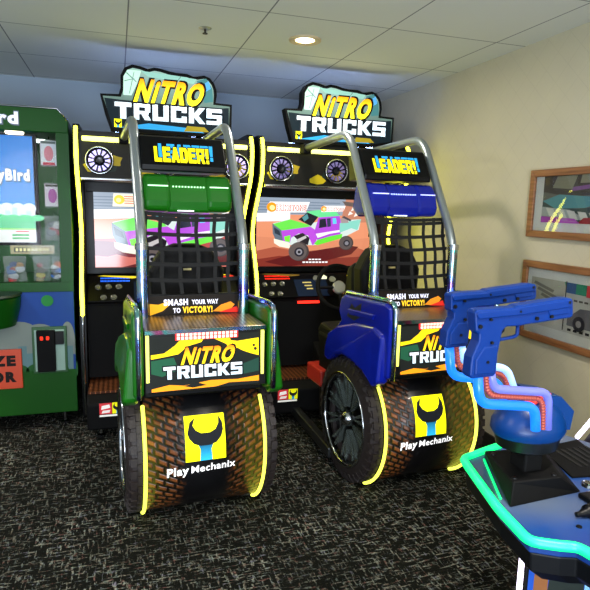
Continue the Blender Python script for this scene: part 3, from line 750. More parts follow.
    S('seat_frame_corner', BX(.085, .20, 3.28, 3.52, .36, .47), mat('red_reflection_corner', '#b02a1c', .4), bevel=.012)  # seat frame corner; the red light reflected there is put into its colour
    # tail box with the lit print
    y0, zt, zb = 2.385, .968, .695
    bm = NB(); prism(bm, [(y0+.004, zt), (y0-.018, zb+.01), (y0+.06, zb-.005), (2.70, zb+.02), (2.78, zt)], 'x', .082, .616)
    tb = S('tail_box', bm, M_black, bevel=.004)
    tl = lambda u, v, e: SM @ Vector((u-.016, y0+.003-(zt-v)*.08-e, v))
    p = Pic(); p.rect(.125, .712, .598, .945, '#171a18')
    p.poly([(.125, .865), (.2, .87), (.24, .925), (.31, .935), (.33, .945), (.125, .945)], '#171a18')
    for q in ([(.125, .87), (.18, .875), (.225, .905), (.26, .94), (.36, .945), (.34, .915), (.28, .90), (.24, .868), (.2, .862), (.125, .852)], [(.36, .945), (.46, .94), (.47, .915), (.5, .91), (.598, .92), (.598, .84), (.56, .852), (.52, .868), (.5, .88), (.47, .865), (.45, .9), (.40, .925)]): p.poly(q, '#e8c414')
    p.poly([(.125, .845), (.22, .855), (.24, .80), (.17, .775), (.125, .79)], '#1c4a34'); p.poly([(.5, .8), (.598, .83), (.598, .77), (.52, .76)], '#1c3a30')
    p.poly([(.125, .725), (.2, .738), (.26, .73), (.38, .745), (.5, .74), (.598, .75), (.598, .725), (.46, .728), (.4, .715), (.125, .712)], '#e08a18'); p.poly([(.26, .728), (.32, .74), (.36, .725), (.30, .718)], '#171a18')
    p.circ(.575, .888, .006, '#171a18'); p.circ(.582, .872, .007, '#171a18')
    logo_trucks(p, .175, .762, .345, .055, '#c8ccd0', '#101418')
    logo_nitro(p, .245, .826, .225, .068, '#141008', '#f4d41c', '#f07a14')
    p.build('tail_print', tl, M_print, tb, root)
    for x0 in (.084, .588): 
        bm = NB(); box(bm, x0+.004, x0+.017, y0-.014, y0-.003, .712, .955); S('led_strip', bm, M_neon_soft, tb)
    bm = NB(); box(bm, .212, .486, y0-.006, y0+.002, .928, .962); rb = S('brake_light', bm, mat('red_lens', '#c01818', .3, emit=(1, .02, .03, 1), es=1.0), tb)
    bm = NB()
    for r in range(2):
        for k in range(15): box(bm, .218+k*.0178, .230+k*.0178, y0-.010, y0-.005, .931+r*.016, .943+r*.016)
    S('led_dot', bm, M_redw, rb)
    bm = NB(); box(bm, .084, .614, y0-.012, 2.76, zt, zt+.010); S('ledge_plate', bm, M_plate, tb, bevel=.003)
    bm = NB(); box(bm, .084, .614, y0-.016, y0-.008, zt-.008, zt+.009); S('ledge_trim', bm, M_holo, tb)
    bm = NB(); box(bm, .082, .616, 2.42, 2.72, .665, .70)
    S('bumper', bm, M_black, tb, bevel=.01)
    # fenders: lower bulge and upper panel, chrome rear edge
    for sgn in (-1, 1):
        def fx(o): # o metres outboard from the tail box side
            return (.078-o) if sgn < 0 else (.622+o)
        up = [(2.36, .985), (2.36, .70), (2.44, .665), (2.62, .67), (2.76, .66), (2.84, .70), (2.96, .70), (3.02, .74), (3.0, .80), (2.90, .885), (2.935, .93), (2.91, 1.01), (2.87, 1.03), (2.42, 1.055), (2.37, 1.045)]
        bm = NB(); prism(bm, up, 'x', min(fx(.0), fx(.045)), max(fx(.0), fx(.045)))
        fe = S('fender', bm, M_body, bevel=.012, segs=3)
        low = [(2.40, .90), (2.385, .67), (2.44, .635), (2.55, .685), (2.68, .71), (2.80, .71), (2.90, .68), (2.98, .63), (3.03, .64), (3.02, .71), (2.99, .79), (2.90, .85), (2.70, .905), (2.50, .925)]
        bm = NB(); prism(bm, low, 'x', min(fx(.02), fx(.088)), max(fx(.02), fx(.088)))
        for v in bm.verts:
            if abs(v.co.x-fx(.088)) < 1e-4 and v.co.z > .8: v.co.x = fx(.062)
        S('wheel_arch', bm, M_body, fe, bevel=.016, segs=3)
        bm = NB(); prism(bm, [(2.50, .985), (2.80, .965), (2.78, .935), (2.52, .955)], 'x', min(fx(.04), fx(.056)), max(fx(.04), fx(.056))); S('raised_panel', bm, M_body, fe, bevel=.005)
        bm = NB(); e_ = [(2.352, .69), (2.350, .80), (2.350, .95), (2.352, 1.03), (2.365, 1.056), (2.42, 1.064), (2.87, 1.038), (2.915, 1.018)]
        tube(bm, [(fx(.022), a, b) for a, b in e_], .012, 8, sx=1.5); S('chrome_edge', bm, M_holo, fe, smooth=True)
        if sgn < 0:
            p = Pic(); g = '#8a94a8' if not kind else '#4c8a3c'
            p.poly([(.0, .0), (.10, .06), (.20, .03), (.21, .05), (.10, .09), (.0, .06)], g); p.poly([(.03, .12), (.07, .2), (.10, .18), (.16, .22), (.15, .14), (.10, .11)], '#11151c')
            p.poly([(.05, .01), (.2, .01), (.25, -.02), (.1, -.01)], '#b89aa8' if not kind else g)
            p.build('fender_decal', lambda u, v, e: SM @ Vector((fx(.0455 if v > .10 else .047)-e, 2.86-u*1.3, .80+v)), M_decal, fe, root)
    # bucket seat seen through the net
    bm = NB(); bo = [(.175, .98), (.165, 1.16), (.20, 1.23), (.235, 1.275), (.30, 1.30), (.42, 1.30), (.485, 1.275), (.52, 1.23), (.555, 1.16), (.545, .98)]
    vs = prism(bm, bo, 'y', 2.92, 3.05); bs = S('seat_back', bm, M_seat, bevel=.03, segs=3)
    for x0 in (.165, .475):
        bm = NB(); prism(bm, [(3.03, .80), (3.03, 1.2), (3.12, 1.16), (3.17, .95), (3.17, .80)], 'x', x0, x0+.08); S('bolster', bm, M_seat, bs, bevel=.025, segs=3)
    bm = NB(); prism(bm, [(2.98, .55), (2.98, .74), (3.45, .76), (3.5, .70), (3.45, .55)], 'x', .14, .58); S('seat_cushion', bm, M_seat, bevel=.03, segs=3)
    bm = NB(); prism(bm, [(2.95, .12), (2.80, .70), (3.45, .70), (3.4, .12)], 'x', .13, .60); S('seat_frame', bm, M_matte, bevel=.02)
    bm = NB(); box(bm, .335, .375, 2.912, 2.922, 1.168, 1.178); S('harness_slot', bm, mat('pale_label', '#c8b878', .4), bs)
    # back panel below the net with the printed words
    bm = NB(); prism(bm, [(2.69, .975), (2.705, 1.075), (2.74, 1.075), (2.76, .975)], 'x', .125, .605); vp_ = S('slogan_panel', bm, M_black, bevel=.003)
    p = Pic(); p.rect(.13, .98, .60, 1.07, '#15110e')
    p.poly([(.14, .98), (.20, 1.0), (.235, 1.03), (.225, 1.045), (.18, 1.03), (.14, 1.035)], '#c89018'); p.poly([(.44, .99), (.48, 1.02), (.53, 1.035), (.55, 1.02), (.52, .985)], '#c8781c'); p.poly([(.47, .985), (.56, 1.01), (.57, .98)], '#b8241c')
    p.text('SMASH', .205, 1.026, .028, '#dcdcf0', bold=.04, width=.115); p.text('YOUR WAY', .338, 1.028, .021, '#dcdcf0', bold=.04, width=.13)
    p.text('TO', .248, .990, .022, '#dcdcf0', bold=.04, width=.035); p.text('VICTORY!', .293, .988, .029, '#f4c02c', bold=.04, width=.145)
    p.build('slogan_print', lambda u, v, e: SM @ Vector((u, 2.688+(v-.975)*.15-e, v)), M_print, vp_, root)
    # webbing net
    bm = NB()
    def np_(x, z): return Vector((x+.004*math.sin(31*z), 2.705+(z-1.07)*.20+.012*math.sin((x-.12)*6.5), z-.012*math.cos((x-.36)*6)))
    def strap(pts, wd, horiz):
        wd = .018
        pv = None
        for q in pts:
            o_ = Vector((0, 0, wd/2)) if horiz else Vector((wd/2, 0, 0))
            cur = [bm.verts.new(q-o_), bm.verts.new(q+o_), bm.verts.new(q+o_+Vector((0, .004, 0))), bm.verts.new(q-o_+Vector((0, .004, 0)))]
            if pv:
                for i in range(4): bm.faces.new((pv[i], pv[(i+1) % 4], cur[(i+1) % 4], cur[i]))
            pv = cur
    for x in (.135, .205, .293, .380, .465, .528, .585): strap([np_(x+(.012*(z-1.25) if x > .4 else -.01*(z-1.25)), z) for z in [1.07+.04*i for i in range(11)]], .021, False)
    for z in (1.075, 1.15, 1.225, 1.298, 1.367, 1.44, 1.46): strap([np_(x, z)-Vector((0, .004, 0)) for x in [.115+.0485*i for i in range(11)]], .021, True)
    bmesh.ops.recalc_face_normals(bm, faces=bm.faces)
    S('window_net', bm, M_net)
    # coloured hood of two pods with a row of lamps
    ho = [(2.800, 1.47), (2.790, 1.52), (2.815, 1.60), (2.85, 1.645), (2.98, 1.65), (3.02, 1.50), (2.95, 1.46)]
    bm = NB(); prism(bm, [(a+.012, b-.004) for a, b in ho], 'x', .24, .45); hc = S('canopy', bm, M_body, bevel=.012, segs=3)
    for a, b in ((.128, .262), (.430, .562)):
        bm = NB(); prism(bm, ho, 'x', a, b); S('canopy_pod', bm, M_body, hc, bevel=.025, segs=4)
    M_bodyled = mat('green_led' if kind else 'blue_led_row', '#ffffff', .4, emit=(.02, .9, .05, 1) if kind else (.02, .06, 1, 1), es=.9)
    bm = NB()
    for k in range(11): box(bm, .268+k*.0148, .275+k*.0148, 2.812, 2.820, 1.584, 1.591)
    S('marker_lamp', bm, mat('pale_green_led' if kind else 'pale_blue_led', '#ffffff', emit=(.12, 1, .16, 1) if kind else (.06, .18, 1, 1), es=1.2), hc)
    bm = NB()
    for a, b in ((.15, .245), (.447, .54)): box(bm, a, b, 2.797, 2.806, 1.586, 1.592)
    S('lamp_slot', bm, M_bodyled, hc)
    bm = NB(); box(bm, .29, .37, 2.805, 2.812, 1.470, 1.474); S('reading_lamp', bm, mat('white_led', '#ffffff', emit=(.8, .9, 1, 1), es=2), hc)
    # LEADER sign
    bm = NB(); prism(bm, [(2.862, 1.662), (2.86, 1.69), (2.945, 1.83), (2.96, 1.838), (3.08, 1.80), (3.06, 1.66)], 'x', .128, .545); ls = S('leader_sign', bm, M_plast, bevel=.006)
    p = Pic(); L0 = .192
    p.blocks('LEADER!', L0+.022, 1.720, .0385, .076, '#2a8fc8', gap=.08, grow=.1)
    p.blocks('LEADER!', L0, 1.706, .0385, .076, '#14120a', gap=.08, grow=.35)
    p.blocks('LEADER!', L0, 1.706, .0385, .076, '#f6e614', gap=.08)
    p.build('sign_print', lambda u, v, e: SM @ Vector((u, 2.858+(v-1.69)*(.085/.14)-e, v-e*.5)), M_print, ls, root)
    # roll cage: two bent chrome tubes that run on to the cabinet
    for x0, xt, xe in ((.105, .080, .10), (.585, .572, .54)):
        path = rounded([(x0, 2.665, .975), (x0, 2.665, 1.33), (x0, 3.03, 1.925), (x0, 3.74, 1.895)], .11, 8)
        bm = NB(); tube(bm, path, .0235, 14); rc = S('roll_bar', bm, M_grey, smooth=True)
        bm = NB(); tube(bm, [(x0, 2.665, .975), (x0, 2.665, 1.30)], .0265, 14); S('chrome_sleeve', bm, M_holo, rc, smooth=True, auto=40)
        bm = NB(); lathe(bm, [(.024, -.01), (.031, -.01), (.031, .018), (.024, .018)], TM((x0, 2.665, 1.305)), 20, closed=True); S('collar', bm, M_chrome, rc, smooth=True, auto=40)
        bm = NB(); box(bm, x0-.028, x0+.028, 3.66, 3.745, 1.86, 1.925); S('mounting_block', bm, M_matte, rc, bevel=.006)
    return T
racing_machine(0, 'truck racing arcade machine with green fenders and green canopy, left of the pair', M_green, '#177a1c', 1)
racing_machine(1.172, 'truck racing arcade machine with blue fenders and blue canopy beside the right wall', M_blue, '#0c22a0', 0)

# ------------------------------------------------------------------ green prize machine on the left
def prize_machine():
    xl, xr, yf, yb, zb, zt = -1.20, -.282, 3.90, 4.74, .10, 2.075
    root = Vector(((xl+xr)/2, yf, 0))
    T = thing('prize_machine', 'tall green glass-fronted prize vending machine with pixel clouds on its base', 'arcade machine', root)
    O = lambda n_, bm, m, pa=None, **k: obj(n_, bm, m, pa or T, root, **k)
    Mg = mat('green_laminate', '#0a420c', .35, spec=.15); Mg2 = mat('deep_green_inside', '#1c6a24', .5)
    zw0, zw1 = .985, 1.925
    bm = NB(); box(bm, xl, xr, yf, yb, zb, .93); O('lower_cabinet', bm, Mg, bevel=.01)
    bm = NB(); prism(bm, [(xl, zw1), (xl, zt), (xr-.06, zt), (xr, zt-.07), (xr, zw1)], 'y', yf, yb); hd = O('header', bm, Mg, bevel=.006)
    bm = NB(); tube(bm, [(xl, yf-.004, zt-.004), (xr-.06, yf-.004, zt-.004), (xr-.004, yf-.004, zt-.07)], .006, 8); O('edge_trim', bm, M_chrome, hd, smooth=True)
    O('window_post', BX(xr-.075, xr, yf, yf+.05, .93, zw1), Mg); O('window_post', BX(xl, xl+.06, yf, yf+.05, .93, zw1), Mg)
    O('window_sill', BX(xl, xr, yf-.006, yf+.06, .925, zw0), Mg)
    O('side_wall', BX(xr-.02, xr, yf+.05, yb, .93, zw1), Mg); O('side_wall', BX(xl, xl+.02, yf+.05, yb, .93, zw1), Mg)
    O('back_wall', BX(xl+.02, xr-.02, yb-.03, yb, .93, zw1), Mg2)
    O('inner_shelf', BX(xl+.02, xr-.02, yf+.051, yb-.03, .93, .96), Mg2)
    bm = NB(); box(bm, xl+.06, xr-.075, yf+.02, yf+.024, zw0, zw1); O('glass_pane', bm, M_glass)
    # hanging screen inside
    sx0, sx1, sz0, sz1 = -1.09, -.505, 1.235, 1.905
    O('screen_housing', BX(sx0-.02, sx1+.02, yf+.10, yf+.16, sz0-.02, sz1+.015), M_black)
    p = Pic(); p.rect(0, 0, 1, 1, gradient(.3, 1, '#1a86d0', '#0a68bc'))
    for k in range(9): p.circ(.06+.11*k, .325, .07, '#c8dce8', .05, same=k > 0)
    p.rect(0, .22, 1, .33, '#c8dce8')
    for k in range(14): p.rect(.07*k, .24, .07*k+.05, .27+.03*((k*7) % 3), '#a8d8d0', k > 0)
    p.rect(0, .13, 1, .245, '#30b070')
    for k in range(9): p.circ(.06+.12*k, .235, .07, '#38bc78', .03, same=k > 0)
    p.rect(0, .115, 1, .135, '#7cc860'); p.rect(0, 0, 1, .12, '#c8d0cc')
    p.rect(.76, .03, .93, .05, '#3c9a58'); p.rect(.76, .06, .93, .08, '#3c9a58'); p.rect(.80, .1, .93, .11, '#c03a30')
    p.text('FlappyBird', .335, .582, .11, '#20486c', bold=.09, width=.635); p.text('FlappyBird', .34, .590, .10, '#eef2f4', bold=.05, width=.62)
    p.rect(.45, .49, .58, .53, '#e8e8e8'); p.rect(.56, .48, .62, .51, '#c83a50')
    p.rect(.0, .0, .41, .26, '#2c4ce0'); p.rect(.0, -.0, .36, .28, '#e8d040')
    p.build('screen', lambda u, v, e: Vector((sx0+u*(sx1-sx0), yf+.098-e, sz0+v*(sz1-sz0))), M_screen, T, root)
    p = Pic(); p.rect(0, 0, .26, .055, '#8a8250'); p.rect(.02, .012, .24, .043, '#2c3420')
    for k in range(9): p.rect(.03+k*.023, .018, .045+k*.023, .038, '#c8c078', k > 0)
    O('sign_plate', BX(-.66, -.40, yf+.09, yf+.1, 1.16, 1.215), M_black)
    p.build('plate_print', lambda u, v, e: Vector((-.66+u, yf+.0895-e, 1.16+v)), M_decal_l, T, root)
    p = Pic(); p.text('FlappyBird', -1.17, 1.965, .072, '#3c4a5c', bold=.10, width=.61); p.text('FlappyBird', -1.165, 1.968, .068, '#d4dae8', bold=.05, width=.60)
    p.build('header_lettering', lambda u, v, e: Vector((u, yf-.0015-e, v)), M_decal_l, hd, root)
    bm = NB(); lathe(bm, [(0, 0), (.05, .0), (.055, .012)], TM((-.60, yf+.07, zw1-.014)) @ Matrix.Scale(1, 4), 24); O('interior_lamp', bm, mat('warm_led_disc', '#ffffff', emit=(1, .85, .6, 1), es=5))
    l_ = area('prize_lamp', (-.6, yf+.3, 1.9), .3, 2.0, (.9, 1, .9)); l_.parent = T; l_.location = Vector((-.6, yf+.3, 1.9))-root
    # art on the lower front
    p = Pic(); p.rect(xl+.005, .108, xr-.004, .922, '#123c88')
    w_ = xr-xl
    p.rect(xl+.005, .50, xr-.004, .62, '#78827c')
    for cx, r in ((-1.1, .10), (-.93, .09), (-.76, .11), (-.62, .14), (-.50, .12), (-.41, .08), (-.33, .13)): p.circ(cx if cx < -.4 else cx, .60, min(r, (xr-.004)-cx), '#78827c', r*.95)
    for k, (a, b, h) in enumerate(((-.68, -.63, .54), (-.63, -.58, .57), (-.58, -.53, .52), (-.53, -.48, .56), (-.36, -.30, .56), (-.8, -.74, .55))): p.rect(a, .36, b, h, '#5c7c80', k > 0)
    for k in range(8): p.circ(-1.12+.12*k, .40, min(.07, xr-.004+1.12-.12*k), '#1c5220', .05, same=k > 0)
    p.rect(xl+.005, .108, xr-.004, .40, '#0a4802')
    p.circ(-.445, .865, .037, '#1c7a34', .037)
    p.build('front_art', lambda u, v, e: Vector((u, yf-.0015-e, v)), M_decal, T, root)
    # orange prize door
    dr = O('prize_door', BX(-.97, -.610, yf-.022, yf-.002, .295, .555), mat('orange_door', '#c8421c', .4), bevel=.004)
    p = Pic(); p.text('PRIZE', -.955, .452, .062, '#180c08', bold=.07, width=.31); p.text('DOOR', -.955, .345, .062, '#180c08', bold=.07, width=.31)
    p.build('door_lettering', lambda u, v, e: Vector((u, yf-.0225-e, v)), M_decal, dr, root)
    # green control bucket
    bm = NB(); lathe(bm, [(0, .72), (.17, .72), (.20, .84), (.205, .90), (.16, .925), (0, .93)], TM((-.80, yf-.03, 0)), 32)
    cb = O('control_shelf', bm, Mg, smooth=True, auto=35)
    bm = NB(); lathe(bm, [(.195, .905), (.212, .915), (.205, .928), (.15, .932), (0, .932)], TM((-.80, yf-.03, 0)), 32); O('shelf_top', bm, mat('dark_green_top', '#1a2e28', .4), cb, smooth=True, auto=35)
    # card reader
    bm = NB(); box(bm, -.545, -.335, yf-.016, yf-.002, .385, .695); rd = O('reader_panel', bm, mat('reader_frame_green', '#144c18', .4), bevel=.003)
    O('reader_face', BX(-.53, -.35, yf-.02, yf-.014, .40, .675), mat('reader_pale', '#8aa89a', .5), rd)
    O('card_reader', BX(-.515, -.405, yf-.05, yf-.018, .40, .675), M_matte, rd, bevel=.004); O('bill_slot', BX(-.405, -.352, yf-.045, yf-.018, .58, .665), M_plast, rd, bevel=.003)
    p = Pic()
    for x in (0, .045): 
        for q in ((0, .012, .006, .03), (.0, .03, .02, .036), (.0, .018, .02, .024), (0, .006, .02, .012), (.016, .012, .022, .03)): p.rect(x+q[0], q[1], x+q[2], q[3], '#ff3a20', True)
    p.build('reader_digits', lambda u, v, e: Vector((-.492+u*.8, yf-.0508-e, .61+v*.8)), M_print, rd, root)
    for x in (xl+.1, xr-.09):
        for y in (yf+.08, yb-.08):
            bm = NB(); lathe(bm, [(0, 0), (.03, 0), (.03, .015), (.012, .022), (.012, .102), (0, .102)], TM((x, y, 0)), 16); O('levelling_foot', bm, M_chrome, smooth=True, auto=40)
    return root, yf
PR, PYF = prize_machine()
# prize bags hanging or lying behind the glass
M_bag = mat('cellophane', '#e8f0f0', .12, trans=.85, ior=1.15)
def prize_bag(x, z, wd, ht, cols, label, dy=.09, lump=True, seed=1, hook=True):
    rnd = random.Random(seed); y = PYF+dy
    t = thing('prize_bag', label, 'prize bag', (x, y, z), 'prizes behind the glass')
    bm = NB(); nx, nz = 8, 10; vs = {}
    for s in (-1, 1):
        for i in range(nx+1):
            for j in range(nz+1):
                u = i/nx; v = j/nz; th = .020*math.sin(PI*u)**.7*math.sin(PI*min(1, v*1.05+.02) if v < .95 else 0.01)
                vs[s, i, j] = bm.verts.new((x+(u-.5)*wd*(1+.04*math.sin(v*9)), y+s*(th+.001)+.003*rnd.random(), z+v*ht))
        for i in range(nx):
            for j in range(nz):
                q = [vs[s, i, j], vs[s, i+1, j], vs[s, i+1, j+1], vs[s, i, j+1]]; bm.faces.new(q if s < 0 else q[::-1])
    obj('bag', bm, M_bag, t, t.location, smooth=True)
    if lump:
        bm = NB()
        for k, c in enumerate(cols*2):
            bx = x+(rnd.random()-.5)*wd*.5; bz = z+ht*(.12+.6*rnd.random()); s = .014+.012*rnd.random()
            r = bmesh.ops.create_icosphere(bm, subdivisions=2, radius=s, matrix=Matrix.Translation((bx, y, bz)) @ Matrix.Diagonal((1.3, .45, 1, 1)))
            for v in r['verts']:
                for f in v.link_faces: f.material_index = k % len(cols)
        obj('contents', bm, [mat('prize_'+c.strip('#'), c, .4, coat=.3) for c in cols], t, t.location, smooth=True)
    else:
        p = Pic(); p.rect(-wd*.45, .01, wd*.45, ht*.95, cols[0]); p.rect(-wd*.40, ht*.84, wd*.40, ht*.93, cols[2])
        p.circ(0, ht*.48, wd*.26, cols[1], ht*.28)
        if len(cols) > 3: p.rect(-wd*.34, ht*.06, wd*.34, ht*.16, cols[3])
        bm = NB(); box(bm, x-wd*.45, x+wd*.45, y-.001, y+.001, z+.01, z+ht*.95); obj('card', bm, mat('prize_card', '#d0d4dc', .5), t, t.location)
        p.build('card_print', lambda u, v, e: Vector((x+u, y-.0225-e, z+v)), M_decal, t, t.location)
    if hook:
        bm = NB(); tube(bm, [(x, y, z+ht), (x, y+.02, z+ht+.02), (x, y+.03, z+ht+.012)], .003, 6); obj('hook', bm, M_chrome, t, t.location)
prize_bag(-.408, 1.72, .105, .17, ['#d8e0e8', '#d88a98', '#5c6a6c', '#d05060'], 'pink card in a clear pack hanging topmost at the right of the prize window', lump=False)
prize_bag(-.395, 1.46, .10, .16, ['#d8d4dc', '#b060a8', '#50504c'], 'purple and white card pack hanging second from the top in the prize window', lump=False)
prize_bag(-.392, 1.25, .12, .16, ['#c03838', '#e8e4e0', '#7c8a8c'], 'clear bag of red and white trinkets hanging below the purple card pack')
prize_bag(-.635, .97, .13, .18, ['#b83030', '#1c4a90', '#d8dce0', '#c08a48', '#3c6aa0'], 'clear bag of red and blue trinkets under the screen of the prize machine', seed=3, hook=False, dy=.062)
prize_bag(-.475, .97, .10, .18, ['#b8a878', '#6c6a58', '#b83a38', '#d8c850'], 'clear bag with tan trinkets above a red base behind the glass', seed=5, hook=False, dy=.062)
prize_bag(-.39, .97, .05, .18, ['#3c7ac8', '#e4e8e8', '#2c3a3c', '#c86a2c'], 'narrow blue and white prize bag at the right edge of the prize window', seed=8, hook=False, dy=.062)

# ------------------------------------------------------------------ shooting game at the lower right
def shooting_machine():
    root = Vector((1.3, 1.1, 0))
    T = thing('shooting_arcade_machine', 'blue-topped shooting arcade machine edged in green neon with two blue pistols', 'arcade machine', root)
    O = lambda n_, bm, m, pa=None, **k: obj(n_, bm, m, pa or T, root, **k)
    Z = .80
    top = [(1.09, 1.342), (.933, 1.291), (.862, 1.042), (.840, .912), (.892, .880), (.926, .868), (.940, .80), (.925, .62), (1.0, .45), (1.75, .45), (1.80, .95), (1.47, 1.06), (1.40, 1.28), (1.34, 1.415)]
    Mtop = mat('console_print', '#6a7fa8', .3, coat=.2)
    n, l, b = nodes(Mtop); tc = n.new('ShaderNodeTexCoord'); no = n.new('ShaderNodeTexNoise'); no.inputs['Scale'].default_value = 2.1; no.inputs['Detail'].default_value = 1
    mp = n.new('ShaderNodeMapping'); mp.inputs['Location'].default_value = (3.3, 1.2, 0); l.new(tc.outputs['Object'], mp.inputs[0]); l.new(mp.outputs[0], no.inputs['Vector'])
    r = ramp(n, [(.36, '#061e78'), (.48, '#1c4488'), (.60, '#5a6880'), (.75, '#3c5078')]); l.new(no.outputs['Fac'], r.inputs[0]); l.new(r.outputs[0], b.inputs['Base Color'])
    bm = NB(); prism(bm, top, 'z', Z-.03, Z); O('console_top', bm, Mtop, bevel=.003)
    def sh(k, dz=0):
        cx, cy = 1.35, .95; return [(cx+(x-cx)*k, cy+(y-cy)*k) for x, y in top]
    bm = NB(); A = [bm.verts.new((x, y, Z-.03)) for x, y in sh(.995)]; B = [bm.verts.new((x, y, Z-.075)) for x, y in sh(.985)]; D = [bm.verts.new((x, y, Z-.105)) for x, y in sh(.91)]
    N_ = len(top); bm.faces.new(A); bm.faces.new(D[::-1])
    for i in range(N_):
        j = (i+1) % N_; bm.faces.new((A[i], B[i], B[j], A[j])); bm.faces.new((B[i], D[i], D[j], B[j]))
    bmesh.ops.recalc_face_normals(bm, faces=bm.faces); O('console_skirt', bm, mat('navy_black', '#04050a', .5, spec=.25), bevel=.004)
    # green neon along the open edge
    path = [(1.09, 1.347, Z+.001), (.928, 1.296, Z+.001), (.855, 1.042, Z+.001), (.833, .907, Z+.001), (.890, .874, Z+.001), (.921, .862, Z+.001), (.934, .80, Z+.001), (.918, .62, Z+.001), (.995, .445, Z+.001)]
    bm = NB(); tube(bm, rounded(path, .02, 3), .0115, 8)
    O('neon_strip', bm, mat('green_neon', '#20ff90', .4, emit=(.0, .9, .16, 1), es=1.5), smooth=True)
    # pedestal, printed panels and violet led strips
    bm = NB(); prism(bm, [(.955, 1.045), (1.30, 1.045), (1.75, .85), (1.75, 1.0), (1.36, 1.24), (1.17, 1.24)], 'z', .03, Z-.083); pe = O('pedestal', bm, mat('navy_black', '#05070d'), bevel=.01)
    p = Pic(); p.rect(.967, .10, 1.29, .70, '#2450b0'); p.poly([(.985, .40), (1.03, .40), (1.03, .60), (1.012, .655), (.985, .60)], '#8a5a38'); p.poly([(1.02, .45), (1.15, .40), (1.15, .69), (1.01, .69), (1.035, .60)], '#28302e')
    p.poly([(1.05, .58), (1.09, .60), (1.08, .67), (1.045, .65)], '#5c6a58'); p.poly([(1.15, .45), (1.17, .46), (1.165, .69), (1.14, .69), (1.152, .6)], '#8ac0e0'); p.poly([(.99, .3), (1.2, .28), (1.22, .40), (.98, .38)], '#1c3c8a')
    p.build('pedestal_print', lambda u, v, e: Vector((u, 1.0440-e, v)), M_decal_l, pe, root)
    bm = NB(); tube(bm, [(.945, 1.045, .30), (.943, 1.045, .672)], .0065, 8); O('led_strip', bm, M_whiteled, pe)
    mc = NB(); prism(mc, [(1.50, .04), (1.56, .66), (1.44, .86), (1.28, 1.25), (.7, 1.25), (.7, .04)], 'x', 1.62, 1.95)
    sc_ = O('screen_cabinet', mc, mat('violet_black', '#181426', .35), bevel=.01)
    bm = NB(); tube(bm, [(1.60, 1.555, .69), (1.60, 1.44, .87), (1.60, 1.28, 1.26)], .008, 8); O('led_strip', bm, M_whiteled, sc_)
    # base block of the gun mount
    bm = NB(); q = [(.975, 1.283), (1.150, 1.262), (1.112, 1.04), (.865, 1.01)]
    lo = [bm.verts.new((x, y, Z)) for x, y in [(1.007, 1.306), (1.208, 1.283), (1.117, 1.054), (.885, 1.036)]]
    hi = [bm.verts.new((x, y, z)) for x, y, z in [(.945, 1.225, .855), (1.115, 1.204, .855), (1.043, 1.045, .855), (.905, 1.055, .855)]]
    bm.faces.new(lo[::-1]); bm.faces.new(hi)
    for i in range(4): bm.faces.new((lo[i], lo[(i+1) % 4], hi[(i+1) % 4], hi[i]))
    bmesh.ops.recalc_face_normals(bm, faces=bm.faces); mb = O('gun_mount', bm, M_matte, bevel=.004)
    bm = NB(); box(bm, .965, 1.02, 1.090, 1.15, .85, .91); O('mount_post', bm, M_matte, mb, bevel=.006)
    bm = NB(); tube(bm, [(.985, 1.275, .803), (.888, 1.075, .803)], .003, 6); O('green_light_line', bm, mat('green_neon', '#20ff90'), mb)
    bm = NB(); 
    for x, y in ((.955, 1.20), (1.09, 1.185), (1.03, 1.06), (.92, 1.07)):
        bm = NB(); lathe(bm, [(0, .004), (.006, .003), (.007, 0)], TM((x, y, .855)), 10); O('bolt', bm, M_black, mb)
    # hub: black cup under a blue shell
    cx, cy = .998, 1.13
    bm = NB(); lathe(bm, [(0, .898), (.055, .90), (.080, .912), (.088, .952), (0, .955)], TM((cx, cy, 0)) @ Matrix.Diagonal((1, .85, 1, 1)), 32)
    hb = O('hub_cup', bm, mat('cup_black', '#0a0d0c', .3), smooth=True, auto=40)
    Mblue = mat('blue_gun_plastic', '#002a72', .4, spec=.2)
    bm = NB(); lathe(bm, [(.086, .942), (.094, .956), (.092, .975), (.076, 1.008), (.04, 1.036), (0, 1.042)], TM((cx, cy, 0)) @ Matrix.Diagonal((1.06, .85, 1, 1)), 28)
    prism(bm, [(cx+.01, .962), (cx+.108, .950), (cx+.115, 1.0), (cx+.07, 1.042), (cx+.0, 1.055)], 'y', cy-.03, cy+.06)
    O('hub_shell', bm, mat('blue_shell', '#00306c', .35, spec=.3), smooth=True, auto=40)
    bm = NB(); prism(bm, [(cx-.045, 1.02), (cx-.01, 1.066), (cx+.035, 1.056)], 'y', cy-.045, cy-.0); O('start_button', bm, mat('red_button', '#d83a28', .3, emit='#ff3a20', es=.5), hb, bevel=.008)
    # curved glowing holders, each a blue tube with a copper coil and a lilac rail
    def holder(y, pth, off, rail):
        H0 = [Vector((x, y, z)) for x, z in pth]
        bm = NB(); tube(bm, rounded(H0, .03, 6), .0115, 12); hd = O('gun_holder', bm, mat('blue_glow_tube', '#0850b0', .3, emit=(.01, .20, 1, 1), es=1.15), smooth=True)
        for o_, rr, m_, nm in ((.0185, .0058, mat('copper_coil', '#9a4838', .4, .4, emit='#c03a50', es=.2), 'coil'), (.0325, .0100, rail, 'tube_rail')):
            q = [Vector((x+off[i][0]*o_, y-.002, z+off[i][1]*o_)) for i, (x, z) in enumerate(pth)]
            bm = NB(); rp = rounded(q, .025, 8)
            if nm == 'coil':
                dense = []
                for a_, b_ in zip(rp, rp[1:]):
                    k_ = max(1, round((b_-a_).length/.0018)); dense += [a_.lerp(b_, t_/k_) for t_ in range(k_)]
                tube(bm, dense, [rr*(1+.25*(k//2 % 2)) for k in range(len(dense))], 8)
            else: tube(bm, rp, rr, 10)
            O(nm, bm, m_, hd, smooth=True)
